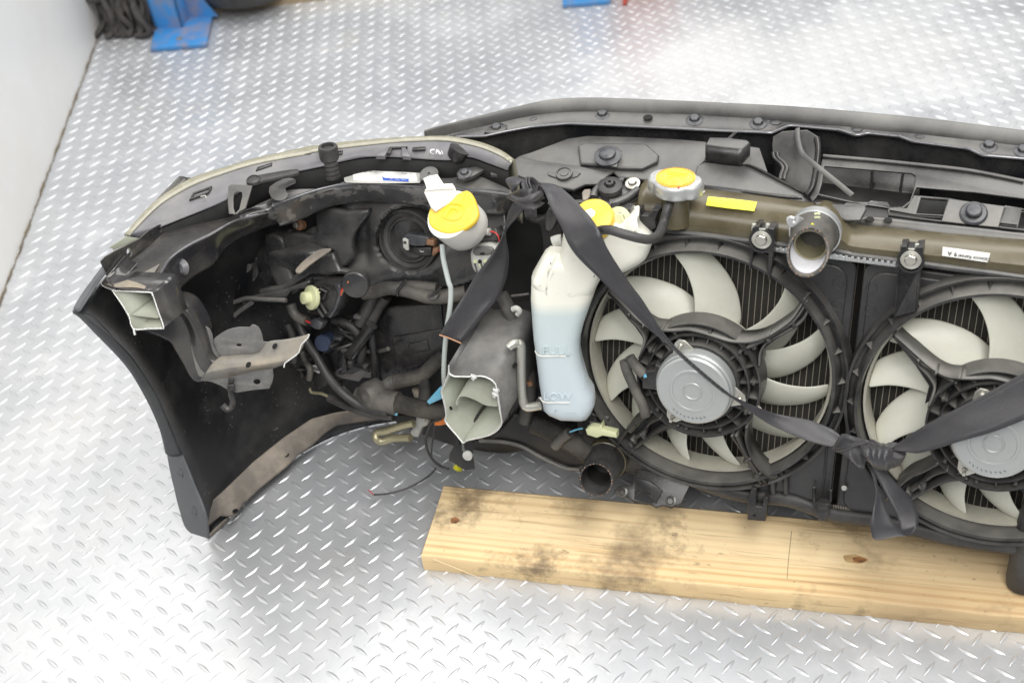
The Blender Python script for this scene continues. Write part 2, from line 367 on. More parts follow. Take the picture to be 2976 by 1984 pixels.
fo = link('floor', data([(-2.5, -.6, 0), (3.4, -.6, 0), (3.4, 4.6, 0), (-2.5, 4.6, 0)], [(0, 1, 2, 3)]), 'floor', None); fo['kind'] = 'structure'
def tread_template(h=.0020, ln=.0152, wd=.0039, nu=9, nv=5):
    vs = []; fs = []
    for i in range(nu):
        u = -1+2*i/(nu-1); hw = wd*max(0, 1-abs(u)**1.7)
        for j in range(nv):
            v = -1+2*j/(nv-1); vs.append((u*ln, v*hw, h*(1-abs(v)**1.35)*max(0, 1-u*u)**.6 - .0002))
    for i in range(nu-1):
        for j in range(nv-1): fs.append((i*nv+j, (i+1)*nv+j, (i+1)*nv+j+1, i*nv+j+1))
    return vs, fs
tp0 = pt('O', 490, 1517, Zp(0)); ta = (pt('O', 860, 425, Zp(0))-tp0)/15; tb = (pt('O', 2260, 1310, Zp(0))-tp0)/12
tl = (ta.length+tb.length)/2; ta = ta.normalized()*tl; tb = Vector((ta.y, -ta.x, 0))
tv, tf = tread_template()
tv = [(x*tl/.0355, y*tl/.0355, z) for x, y, z in tv]
def pix(p):
    d = p-cL; z = d.dot(cF); return 1488+FPX*d.dot(cX)/z, 992-FPX*d.dot(cU)/z, z
spots = []
for i in range(-70, 110):
    for j in range(-40, 100):
        for q in (0, 1):
            p = tp0 + ta*(i+q*.5) + tb*(j+q*.5)
            if p.y < .3: continue
            x, y, z = pix(p)
            if -250 < x < 3250 and -260 < y < 2250:
                a = math.atan2(ta.y, ta.x) + (-math.pi/4 if q == 0 else math.pi/4)
                spots.append((z, x, y, p, a))
spots.sort(key=lambda s: s[0])
near = [s for s in spots if 0 < s[1] < 2976 and 0 < s[2] < 1984 and not (1200 < s[1] and s[2] < 1650)][:300]; ns_ = set(id(s) for s in near)
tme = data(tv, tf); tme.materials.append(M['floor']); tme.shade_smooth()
for z, x, y, p, a in near:
    o = bpy.data.objects.new('tread_bar', tme); COL.objects.link(o); o.rotation_euler.z = a; place(o, p, fo)
vs = []; fs = []
for s in spots:
    if id(s) in ns_: continue
    k = len(vs); ca, sa = math.cos(s[4]), math.sin(s[4]); p = s[3]
    vs += [(p.x+x*ca-y*sa, p.y+x*sa+y*ca, z) for x, y, z in tv]; fs += [tuple(k+i for i in f) for f in tf]
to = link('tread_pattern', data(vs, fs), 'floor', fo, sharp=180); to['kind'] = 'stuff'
# ---------------------------------------------------------------- white wall panel on the left
wp0 = pt('O', 870, 215, Zp(0)); wp1 = pt('V', 0, 690, Zp(0)); wd = (wp1-wp0).normalized(); wn = Vector((wd.y, -wd.x, 0))
if wn.x < 0: wn = -wn
M['wall'] = mat('white_wall_panel', (.92, .92, .91), .35, dust=((.62, .55, .43), .16, 3), bump=.03, bs=8)
wv = []
for t in (0, 2.6):
    for d_ in (0, -.06):
        for z in (0, 1.6): wv.append(wp0 + wd*t + wn*d_ + ez*z)
wo = link('wall', data(wv, [(0, 1, 5, 4), (2, 6, 7, 3), (0, 2, 3, 1), (4, 5, 7, 6), (1, 3, 7, 5), (0, 4, 6, 2)]), 'wall', None, smooth=False); wo['kind'] = 'structure'
M['grime'] = mat('wall_foot_grime', (.12, .10, .07), .9, dust=((.28, .22, .14), .6, 60), bump=.9, bs=300)
gl = [wp0 + wd*(.02+i*.012) + wn*(.0015+random.random()*.003) + ez*.001 for i in range(120)]
tube('grime_line', wo, 'grime', gl, .0022, sm=0, ns=5, taper=lambda t: .5+abs(math.sin(t*91)+math.sin(t*37))*.5)
# ---------------------------------------------------------------- timber board
def wood_material():
    m = bpy.data.materials.new('sawn_pine'); m.use_nodes = True; nt = m.node_tree; N = nt.nodes; K = nt.links
    b = N['Principled BSDF']; b.inputs['Roughness'].default_value = .62
    tc = N.new('ShaderNodeTexCoord'); mp = N.new('ShaderNodeMapping'); mp.inputs['Scale'].default_value = (.8, 11, 11); K.new(tc.outputs['Object'], mp.inputs[0])
    mp2 = N.new('ShaderNodeMapping'); mp2.inputs['Scale'].default_value = (3.5, 9, 9); K.new(tc.outputs['Object'], mp2.inputs[0])
    def noise(s, d, v, rg=.6):
        n = N.new('ShaderNodeTexNoise'); n.inputs['Scale'].default_value = s; n.inputs['Detail'].default_value = d; n.inputs['Roughness'].default_value = rg; K.new(v, n.inputs['Vector']); return n.outputs['Fac']
    def ramp(f, a, e, lo=0., hi=1.):
        r = N.new('ShaderNodeMapRange'); r.inputs[1].default_value = a; r.inputs[2].default_value = e; r.inputs[3].default_value = lo; r.inputs[4].default_value = hi; K.new(f, r.inputs[0]); return r.outputs[0]
    def mix(f, a, c):
        x = N.new('ShaderNodeMix'); x.data_type = 'RGBA'; K.new(f, x.inputs[0])
        for s, v in ((x.inputs[6], a), (x.inputs[7], c)):
            if isinstance(v, tuple): s.default_value = v + (1,)
            else: K.new(v, s)
        return x.outputs[2]
    nz = noise(1.0, 3, mp.outputs[0])
    wv = N.new('ShaderNodeTexWave'); wv.wave_type = 'BANDS'; wv.bands_direction = 'Y'; wv.inputs['Scale'].default_value = 2.2; wv.inputs['Distortion'].default_value = 7; wv.inputs['Detail'].default_value = 3; wv.inputs['Detail Scale'].default_value = .7; K.new(mp.outputs[0], wv.inputs['Vector'])
    c = mix(ramp(wv.outputs['Fac'], .35, 1), (.80, .585, .31), (.63, .40, .18))
    c = mix(ramp(nz, .35, .65, 0, .7), c, (.86, .69, .43))
    c = mix(ramp(noise(3, 6, mp.outputs[0], .7), .56, .72, 0, .5), c, (.38, .25, .12))
    c = mix(ramp(noise(5.5, 9, tc.outputs['Object'], .68), .52, .66, 0, .85), c, (.17, .12, .075))
    c = mix(ramp(noise(8, 9, mp2.outputs[0], .7), .61, .70, 0, .6), c, (.12, .09, .06))
    mp3 = N.new('ShaderNodeMapping'); mp3.inputs['Scale'].default_value = (3, 110, 110); K.new(tc.outputs['Object'], mp3.inputs[0])
    c = mix(ramp(noise(1.6, 4, mp3.outputs[0], .6), .57, .66, 0, .55), c, (.34, .22, .10))
    c = mix(ramp(noise(2.2, 3, tc.outputs['Object'], .5), .50, .66, 0, .6), c, (.36, .25, .14))
    c = mix(ramp(noise(9.5, 8, tc.outputs['Object'], .7), .55, .68, 0, .8), c, (.15, .105, .065))
    c = mix(ramp(noise(120, 3, tc.outputs['Object'], .6), .70, .76, 0, .6), c, (.08, .06, .05))
    K.new(c, b.inputs['Base Color'])
    bp = N.new('ShaderNodeBump'); bp.inputs['Strength'].default_value = .35; bp.inputs['Distance'].default_value = .001; K.new(noise(6, 6, mp.outputs[0]), bp.inputs['Height']); K.new(bp.outputs[0], b.inputs['Normal'])
    return m
M['wood'] = wood_material()
bth = .031
b_a = pt('V', 967, 1276, Zp(bth)); b_b = pt('V', 2352, 1419, Zp(bth)); b_c = pt('V', 1022, 1112, Zp(bth))
bd = (b_b-b_a).normalized(); bw = Vector((-bd.y, bd.x, 0)); bwid = (b_c-b_a).dot(bw); blen = 1.05
bm = bmesh.new(); nx = 40
prof = [(-.0, -.0), (-.0, bth-.004), (.0015, bth-.001), (.005, bth), (bwid-.004, bth), (bwid, bth-.003), (bwid, 0)]
for i in range(nx+1):
    for (y, z) in prof:
        j = .0007*math.sin(i*1.7+y*60)+.0005*math.sin(i*.6); bm.verts.new((blen*i/nx + (random.uniform(-.0007, .0007) if i == 0 else 0), y+(j if y < .01 else 0), max(0.0004, z+(j*.5 if z > .02 and y < .003 else 0))))
bm.verts.ensure_lookup_table(); k = len(prof)
for i in range(nx):
    for j in range(k-1): bm.faces.new([bm.verts[i*k+j], bm.verts[(i+1)*k+j], bm.verts[(i+1)*k+j+1], bm.verts[i*k+j+1]])
    bm.faces.new([bm.verts[i*k+k-1], bm.verts[(i+1)*k+k-1], bm.verts[(i+1)*k], bm.verts[i*k]])
bm.faces.new([bm.verts[j] for j in range(k)][::-1]); bm.faces.new([bm.verts[nx*k+j] for j in range(k)])
bmesh.ops.recalc_face_normals(bm, faces=bm.faces)
me = bpy.data.meshes.new('m'); bm.to_mesh(me); bm.free()
board = link('timber_board', me, 'wood', None, c=Vector((b_a.x, b_a.y, 0)), sharp=30); board.rotation_euler.z = math.atan2(bd.y, bd.x)
tag(board, 'long pale pine board lying on the metal floor under the radiator', 'board')
def bpt(x, y, z=.0): return Vector((x, y, bth+z))   # board-local
def blocal(o): o.parent = board; o.location = o.location  # children in board space
M['knot'] = mat('wood_knot', (.36, .16, .06), .6, c2=(.17, .075, .035), cs=60, bump=.4, bs=200)
M['knotring'] = mat('wood_knot_ring', (.55, .38, .18), .6, c2=(.44, .28, .12), cs=80)
M['stain'] = mat('oil_stain', (.20, .16, .11), .7)
M['pale'] = mat('pale_wood_splinter', (.72, .58, .36), .6)
def onboard(name, m, r, x, y, rx, ry, dz):
    p = pt(r, x, y, Zp(bth)); vs = [p + bd*(rx*math.cos(t*.3)*(1+.12*math.sin(3*t*.3+1))) + bw*(ry*math.sin(t*.3)*(1+.1*math.sin(5*t*.3))) + ez*dz for t in range(21)]
    o = link(name, data(vs, [tuple(range(21))]), m, None); wp = WPOS[o.name]
    o.parent = board; q = wp-Vector((b_a.x, b_a.y, 0)); o.location = (q.dot(bd), q.dot(bw), q.z); o.rotation_euler.z = -board.rotation_euler.z
onboard('knot_ring', 'knotring', 'M', 1165, 1262, .016, .0075, .0004); onboard('knot', 'knot', 'M', 1195, 1268, .009, .0048, .0008)
onboard('oil_stain', 'stain', 'Q', 1870, 415, .022, .011, .0003) if 0 else None
onboard('knot', 'knot', 'Q', 221, 209, .0065, .0058, .0008)
for a_ in ([(725, 1065), (715, 1150), (706, 1230), (698, 1320), (692, 1400)],):
    o = tube('saw_mark', None, 'stain', gp('M', a_, Zp(bth+.0001)), .0005, ns=4, sm=2); q = WPOS[o.name]-Vector((b_a.x, b_a.y, 0)); o.parent = board; o.location = (q.dot(bd), q.dot(bw), q.z); o.rotation_euler.z = -board.rotation_euler.z
sp = [pt('V', 995, 1283, Zp(bth+.001)), pt('V', 1050, 1305, Zp(.022)), pt('V', 1128, 1337, Zp(.004))]
so = tube('wood_splinter', None, 'pale', sp, .0011, ns=5, taper=lambda t: 1-.7*t); tag(so, 'thin pale splinter peeling off the front of the pine board', 'splinter')
# ---------------------------------------------------------------- the cut-off car nose
FE = thing('car_front_end', 'cut off black car nose with radiator, twin fans and headlamp, seen from behind', 'car front', Wc(-.1, .05, 0))
tip = pt('V', 475, 1232, Zp(.012)); SIDE = (tip, ex)
# bumper cover: shell wrapping from the wheel arch round to the front
plan_b = [(-.739, -.19), (-.728, -.10), (-.69, .0), (-.63, .07), (-.53, .125), (-.40, .20), (-.2, .255), (.1, .275), (.55, .275)]
plan_m = [(-.745, -.20), (-.765, -.08), (-.755, .03), (-.69, .13), (-.57, .215), (-.42, .29), (-.2, .345), (.1, .365), (.55, .365)]
plan_t = [(-.743, -.262), (-.750, -.12), (-.725, .02), (-.66, .11), (-.55, .19), (-.42, .26), (-.2, .325), (.1, .345), (.55, .345)]
rows = []
for z, pl_, q in ((.003, plan_b, 0), (.10, [(a*.5+c*.5, b*.5+d*.5) for (a, b), (c, d) in zip(plan_b, plan_m)], 0), (.24, plan_m, 0), (.36, plan_m, 0), (.455, plan_t, 1)):
    rows.append([Wc(x, g, z + ((-.015 if i > 1 else .035) if q and i else 0)) for i, (x, g) in enumerate(pl_)])
# follow the traced wheel-arch edge at the open end
arch_in = [('C', 1355, 1225), ('C', 1335, 1040), ('C', 1180, 620), ('C', 1095, 410), ('C', 930, 0), ('B', 860, 1250), ('B', 740, 1050), ('B', 600, 850), ('B', 450, 690), ('B', 330, 560), ('B', 230, 460), ('B', 85, 420)]
a3 = gp('B', arch_in, SIDE)
ai = resample(a3, 5)
for r_, p in zip(rows, ai): r_[0] = p
bumper = loft('bumper_cover', FE, 'inner', rows, n=60, sub=6, th=.003, label='black bumper cover, its dusty inside facing the camera')
arch_out = [('C', 950, 400), ('C', 900, 200), ('C', 820, 0), ('B', 740, 1250), ('B', 600, 1000), ('B', 430, 800), ('B', 250, 620), ('B', 130, 490), ('B', 50, 400)]
arch_in2 = [('C', 1095, 410), ('C', 1000, 180), ('C', 930, 0), ('B', 860, 1250), ('B', 740, 1050), ('B', 600, 850), ('B', 450, 690), ('B', 330, 560), ('B', 230, 460), ('B', 85, 420)]
ao = gp('B', arch_out, (tip - ex*.004 - fw*.012, ex)); a2 = gp('B', arch_in2, (tip - fw*.01, ex))
loft('arch_lip', bumper, 'lip', [ao, [(p).lerp(q, .5) - fw*.004 for p, q in zip(resample(cat(ao, 4), 30), resample(cat(a2, 4), 30))], a2], n=40, sub=3, th=.003)
# fender edge above the arch
fender = loft('fender_edge', FE, 'lip', [gp('B', [(45, 390), (120, 260), (230, 110), (330, -20)], SIDE), gp('B', [(85, 420), (160, 290), (260, 140), (350, 20)], (tip+ex*.006, ex)), gp('B', [(110, 410), (190, 290), (280, 150), (360, 40)], (tip+ex*.012, ex))], n=20, sub=4, th=.002, label='bright edged fender lip at the far left')
flap_pl = PL(pt('C', 1150, 800, (tip-fw*.012, ex)), nr*.8 - ex*.55)
flap = slab('mud_flap', FE, 'flap', 'C', [(955, 405), (1000, 395), (1095, 412), (1140, 520), (1180, 620), (1230, 745), (1280, 860), (1315, 960), (1335, 1040), (1345, 1130), (1356, 1226), (1260, 1196), (1185, 1172), (1150, 1140), (1120, 1090), (1100, 1030), (1075, 940), (1050, 850), (1025, 740), (1000, 640), (975, 520)], flap_pl, .004, .0015, label='dark grey mud flap with two screws at the bumper corner')
for x, y in ((1095, 580), (1228, 955)):
    p = pt('C', x, y, flap_pl)
    s_ = lathe('screw', flap, 'flap', p, flap_pl[1], [(0, .0035), (.0018, .0035), (.003, .0045), (.004, .003), (.0072, .0012), (.0074, 0)], 18); lathe('screw_head', flap, 'blacksteel', p, flap_pl[1], [(0, .0042), (.0014, .0048), (.0026, .0044), (.003, .002)], 10)
# lower flange of the bumper, mud dusted
up_l = gp('C', [(1300, 935), (1500, 765), (1800, 475), (2100, 235), ('F', 350, 560), ('F', 560, 505), ('F', 900, 450), ('F', 1150, 530)], Zp(.054))
lo_l = gp('C', [(1356, 1100), (1480, 1000), (1620, 1015), (1695, 890), (1880, 720), (2130, 520), ('F', 230, 905), ('F', 350, 830), ('F', 480, 700), ('F', 600, 620), ('F', 1150, 545)], Zp(.027))
mid_l = [a.lerp(b, .55) + ez*.003 for a, b in zip(resample(up_l, 30), resample(lo_l, 30))]
fl = loft('bumper_flange', FE, 'beige', [up_l, mid_l, lo_l], n=60, sub=4, th=.0025, sm=False, label='mud dusted lower flange of the bumper')
for r_, x, y in (('C', 1630, 968), ('C', 2125, 420), ('F', 105, 925)):
    lathe('bolt_hole_shade', fl, 'void', pt(r_, x, y, Zp(.036))+ez*.0028, ez, [(0, .0), (.0042, .0), (.0045, .0006), (.0038, .0008)], 16)  # black disc painted as the shade inside each hole
loft('bumper_bottom', bumper, 'beige', [gp('C', [(1356, 1226), (1480, 1125), (1570, 1030)], Zp(.008)), gp('C', [(1360, 1200), (1470, 1085), (1560, 1010)], Zp(.022))], n=10, th=.002, csm=False)
# ---------------------------------------------------------------- cut apron box (left)
BXn = (Wc(-.655, -.235, .45), PL(tip, nr+ez*.25+ex*.12)[1])
ring_n = gp('B', [(428, 214), (600, 222), (700, 227), (795, 232), (820, 250), (870, 400), (928, 565), (900, 582), (780, 585), (650, 592), (610, 545), (592, 470), (520, 345)], BXn)
tl_ = gp('B', [(312, 140), (330, 170), (370, 192), (440, 212)], BXn)
sh = fw*.032 + ex*.016 + ez*.006
ring_f = [p + sh for p in ring_n]
apron = loft('apron_box', FE, 'rail', [ring_n, [a.lerp(b, .5) for a, b in zip(ring_n, ring_f)], ring_f], n=0, sub=1, th=.0024, closed=True, csm=False, label='sawn off box section of the inner wing, pale green inside', sharp=25, m2='primer', rim='cutedge')
loft('rolled_lip', apron, 'rail', [tl_, [p+fw*.05+ez*.004+ex*.004 for p in tl_]], n=12, th=.002, csm=False, m2='rail', rim='cutedge')
shelf = [pt('B', 600, 455, BXn), pt('B', 720, 470, BXn), pt('B', 868, 487, BXn)]
loft('inner_shelf', apron, 'primer', [shelf, [p+sh*.95 for p in shelf]], n=10, th=.0015, csm=False)
tube('cut_edge', apron, 'cutedge', [p + nr*.0006 for p in ring_n] + [ring_n[0] + nr*.0006], .0010, sm=3, ns=6, corr=.2, cp=.003)
tube('metal_burr', apron, 'cutedge', gp('B', [(635, 590), (640, 615), (645, 648)], BXn), .0016, sm=2, ns=6)
def gz(r, pts, z0, z1): n = len(pts); return [pt(r, x, y, Zp(z0+(z1-z0)*i/(n-1))) for i, (x, y) in enumerate(pts)]
zb = ring_n[3].z
r0 = gz('W', [(262, 930), (370, 850), (480, 770), (600, 665), (720, 578), (850, 570), (960, 550), (1210, 530)], zb+.006, .468)
r1 = gz('W', [(330, 985), (470, 905), (580, 800), (700, 700), (800, 640), (900, 602), (1000, 572), (1215, 533)], zb+.004, .467)
r2 = gz('W', [(535, 1002), (590, 905), (650, 812), (760, 735), (885, 674), (1000, 605), (1080, 575), (1225, 539)], zb+.001, .463)
r3 = gz('W', [(575, 1110), (625, 975), (690, 885), (790, 805), (900, 742), (1010, 668), (1120, 624), (1250, 568)], zb-.018, .440)
r4 = gz('W', [(606, 1212), (655, 1085), (705, 992), (800, 907), (900, 848), (985, 742), (1100, 674), (1268, 602)], zb-.038, .418)
aps = loft('apron_rail', FE, 'rail', [r0, r1, r2], n=50, sub=5, th=.002, label='glossy black upper wing rail with brown stain')
loft('rail_side', aps, 'rail', [r2, [a.lerp(b, .2)+nr*.002 for a, b in zip(r2, r3)], r3, r4], n=50, sub=5, th=.002)
tube('rail_fold_highlight', aps, 'edge', r2, .0018, ns=8)  # lighter strip painted as the highlight on the fold
st_ = [a+ez*.0022 for a in gz('W', [(250, 962), (330, 988), (440, 990), (500, 1000)], zb+.004, zb+.001)]
loft('rail_stain', aps, 'rusty', [st_, [p.lerp(q, .55)+ez*.001 for p, q in zip(st_, resample(r1, 8)[:4])]], n=12, th=0, csm=False)
lathe('round_plug', aps, 'lamp', resample(r3, 30)[11]+nr*.003, nr+ez*.2-ex*.2, [(0, .003), (.0062, .003), (.0075, .001), (.011, -.003)], 18)
lathe('round_hole_shade', aps, 'void', pt('W', 905, 605, Zp(.4685))+ez*.0018, ez, [(0, .0006), (.0036, .0006), (.0038, .0)], 14)  # hole drawn as a black disc, its shade painted
loft('fender_corner', FE, 'steel', [gp('W', [(505, 545), (600, 440), (705, 335)], Zp(.470)), gp('W', [(560, 520), (650, 425), (745, 338)], Zp(.475)), gp('W', [(620, 470), (700, 405), (795, 348)], Zp(.445))], n=14, sub=3, th=.003, label='black fender corner showing behind the headlamp lens')
# upright flange along the rail with holes
FLp = P3(r0[0], r0[4], r0[0]+ez*.03-ex*.004)
upf = slab('upright_flange', FE, 'steel', 'A', [(312, 1205), (352, 1162), (440, 1110), (560, 1050), (690, 985), (780, 905), (880, 850), (1000, 815), (1110, 792), (980, 890), (830, 1000), (720, 1110), (550, 1240), (380, 1362), (345, 1290)], FLp, .0018, .0006, holes=[circ(593, 1115, 26, 40), circ(890, 900, 14, 24)], label='thin upright flange with two round holes on the wing rail')
slab('primer_tab', upf, 'primer', 'A', [(390, 1075), (480, 1015), (565, 962), (650, 975), (690, 982), (560, 1045), (440, 1100), (430, 1080)], (FLp[0]-FLp[1]*.006, FLp[1]), .0015, .0005)
# ---------------------------------------------------------------- lower hanging bracket (left)
LBp = PL(Wc(-.72, -.205, .36), nr*.85 + ex*.36 + ez*.25)
def LB(k): return (LBp[0]+LBp[1]*k, LBp[1])
e0 = gp('B', [(1095, 215), (1240, 270), (1330, 390), (1390, 520), (1400, 640), (1415, 720), (1480, 858)], LB(-.02))
e1 = gp('B', [(1060, 330), (1160, 420), (1230, 530), (1290, 650), (1340, 780), (1380, 880), (1450, 930)], LB(.008))
e2 = gp('B', [(1000, 450), (1100, 520), (1170, 640), (1190, 750), (1230, 880), (1280, 980), (1330, 1030)], LB(-.004))
e3 = gp('B', [(700, 600), (960, 695), (1040, 795), (1110, 910), (1190, 1050), (1250, 1100), (1300, 1090)], LB(-.01))
brk = loft('wing_bracket', FE, 'rail', [e0, e1, e2, e3], n=40, sub=6, th=.0022, label='bent sheet metal bracket with torn end hanging inside the bumper')
g0 = gp('B', [(1480, 862), (1640, 848), (1850, 826), (1940, 717), (2130, 690), (2300, 655), (2345, 640)], LB(.004))
g1 = gp('B', [(1400, 930), (1600, 905), (1850, 880), (2000, 860), (2150, 820), (2260, 790), (2290, 720)], LB(.014))
g2 = gp('B', [(1330, 1030), (1550, 985), (1720, 965), (1880, 945), (2000, 925), (2110, 905), (2240, 820)], LB(.020))
g3 = gp('B', [(1305, 1092), (1480, 1085), (1600, 1060), (1750, 1010), (1900, 990), (2000, 965), (2110, 925)], LB(.006))
loft('bracket_arm', brk, 'rusty', [g0, g1, g2, g3], n=50, sub=5, th=.0022)
slab('bracket_plate', brk, 'dusty', 'B', [(1412, 705), (1440, 665), (1540, 600), (1660, 570), (1760, 572), (1790, 545), (1850, 570), (1885, 640), (1900, 715), (1940, 717), (1852, 826), (1640, 848), (1490, 862), (1440, 790)], LB(.001), .002, .0006, holes=[circ(1660, 747, 26, 14)], sm=2)
slab('lower_tab', brk, 'dusty', 'B', [(1308, 1090), (1480, 1075), (1600, 1000), (1750, 985), (1940, 985), (1990, 975), (1998, 1050), (1985, 1110), (1957, 1172), (1800, 1185), (1640, 1212), (1560, 1190), (1480, 1142), (1400, 1110)], LB(.010), .002, .0006, holes=[circ(1835, 1105, 34, 26)])
slab('bracket_web', brk, 'dusty', 'B', [(1180, 640), (1330, 560), (1400, 640), (1420, 760), (1490, 870), (1420, 950), (1300, 1060), (1240, 980)], LB(-.002), .002, .0006, sm=2)
tube('torn_edge', brk, 'cutedge', gp('B', [(2345, 640), (2330, 680), (2270, 740), (2245, 815), (2180, 870), (2110, 920), (2100, 965)], LB(.021)), .0011, sm=2, ns=6)
for x, y, k in ((2010, 757, .016), (1752, 938, .0215)): lathe('bolt_hole_shade', brk, 'void', pt('B', x, y, LB(k)), LBp[1], [(0, .0005), (.0044, .0005), (.0046, 0)], 14, f=lambda t, r, h: (r*(1-.35*abs(math.sin(t))), h))  # flat black discs paint the shaded holes of the bracket
tie = tube('cable_tie', FE, 'black', gp('B', [(1582, 1075), (1580, 1150), (1580, 1230), (1600, 1300), (1580, 1360), (1540, 1370), (1500, 1330)], LB(.016)), .0042, flat=.3, ns=8, label='black plastic strap clip hanging from the bracket')
slab('clip_head', tie, 'black', 'B', [(1545, 1135), (1615, 1135), (1622, 1195), (1540, 1195)], LB(.021), .005, .001)
slab('clip_top', tie, 'black', 'B', [(1555, 1072), (1605, 1072), (1608, 1120), (1550, 1120)], LB(.019), .004, .001)
# ---------------------------------------------------------------- headlamp
LZ = Zp(.505)
lens_o = [('A', 562, 962), ('A', 640, 868), ('A', 800, 690), ('A', 950, 570), ('A', 1200, 420), ('A', 1500, 320), ('A', 1800, 230), ('A', 2350, 110), ('D', 300, 118), ('D', 600, 75), ('D', 900, 45), ('D', 1250, 20), ('D', 1600, 8), ('D', 1750, 18), ('D', 2000, 68), ('D', 2200, 148), ('D', 2330, 240)]
lens_i = [('A', 620, 965), ('A', 700, 880), ('A', 850, 740), ('A', 980, 640), ('A', 1220, 510), ('A', 1500, 395), ('A', 1850, 290), ('A', 2350, 205), ('D', 300, 195), ('D', 600, 150), ('D', 900, 110), ('D', 1200, 75), ('D', 1500, 60), ('D', 1720, 70), ('D', 1960, 120), ('D', 2150, 190), ('D', 2290, 270)]
lo3 = gp('A', lens_o, LZ); li3 = [p.lerp(q, .62)+ez*.001 for p, q in zip(lo3, gp('A', lens_i, Zp(.507)))]
out_dir = []
headlamp = loft('headlamp_lens', FE, 'lens', [[p - ez*.10 + (p-q).normalized()*.004 for p, q in zip(lo3, li3)], [p - ez*.03 + (p-q).normalized()*.004 for p, q in zip(lo3, li3)], lo3, [p.lerp(q, .5)+ez*.0025 for p, q in zip(lo3, li3)], li3], n=60, sub=4, th=.003, label='yellowed clear headlamp lens edge curving round the corner')
tube('lens_rim', headlamp, 'lensedge', [p.lerp(q, -.02)+ez*.001 for p, q in zip(lo3, li3)], .0026, sm=4, ns=8)
hz_o = lens_i
hz_i = [('W', 450, 692), ('W', 560, 645), ('W', 650, 607), ('W', 750, 567), ('W', 850, 527), ('W', 980, 470), ('W', 1100, 400), ('W', 1240, 335), ('W', 1400, 303), ('W', 1560, 270), ('W', 1660, 243), ('D', 900, 190), ('D', 1200, 195), ('D', 1680, 225), ('D', 1880, 190), ('D', 2100, 260), ('D', 2270, 320)]
ho3 = [p-ez*.0005 for p in li3]; hi3 = gp('A', hz_i, Zp(.498))
hous = loft('lamp_housing', FE, 'lamp', [ho3, [p.lerp(q, .35)+ez*.0015 for p, q in zip(ho3, hi3)], [p.lerp(q, .75)+ez*.002 for p, q in zip(ho3, hi3)], hi3], n=70, sub=3, th=.002, label='grey plastic top of the headlamp housing')
loft('housing_gap_shade', hous, 'void', [[p-ez*.002 for p in hi3], [p-ez*.04 for p in hi3]], n=60, th=.002, csm=False)  # skirt painted black to read as the shaded gap below the housing
def hslab(nm, m, r, pts, z=.508, th=.003, **k): return slab(nm, hous, m, r, pts, Zp(z), th, .0006, **k)
hslab('clip_frame', 'black', 'A', [(1172, 605), (1210, 535), (1395, 468), (1392, 490), (1360, 535)], holes=[[(1200, 580), (1225, 545), (1370, 490), (1350, 525)]])
hslab('clip_frame', 'black', 'A', [(1822, 318), (1840, 285), (1985, 240), (1980, 268)], holes=[[(1838, 305), (1850, 290), (1970, 252), (1965, 264)]])
hslab('clip_frame', 'black', 'D', [(517, 168), (525, 140), (660, 122), (650, 152)], holes=[[(530, 160), (535, 148), (645, 132), (640, 147)]])
hslab('clip_slot', 'black', 'D', [(1333, 118), (1340, 92), (1465, 85), (1462, 112)])
hslab('clip_slot', 'black', 'D', [(1080, 150), (1115, 88), (1290, 85), (1240, 122), (1230, 95), (1140, 100), (1120, 150)])
hslab('clip_gusset', 'lamp', 'D', [(980, 175), (1100, 85), (1115, 95), (1065, 178)], z=.509, th=.006)
hslab('clip_gusset', 'lamp', 'D', [(1230, 100), (1270, 95), (1320, 185), (1240, 180)], z=.509, th=.006)
for a in ([(1555, 118), (1520, 122), (1515, 150), (1545, 160)], [(1570, 158), (1575, 120), (1612, 162)], [(1622, 132), (1634, 160)]):
    tube('chalk_mark', hous, 'chalk', gp('D', a, Zp(.5105)), .0012, sm=3, ns=5, flat=.5)
tube('chalk_mark', hous, M['palegrey'] if 0 else 'palegrey', gp('A', [(1285, 575), (1330, 565), (1345, 590)], Zp(.509)), .0008, sm=0, ns=5)
p = pt('D', 1735, 245, Zp(.49)); q = pt('D', 1800, 110, Zp(.508))
lathe('screw_tower', hous, 'black', q, (p-q), [(0, -.002), (.014, 0), (.0125, .012), (.0085, (p-q).length*.8), (.0065, (p-q).length), (0, (p-q).length)], 20)
bolt('screw', hous, 'zinc', p + (p-q).normalized()*.001, (p-q).normalized(), .003, washer=False)
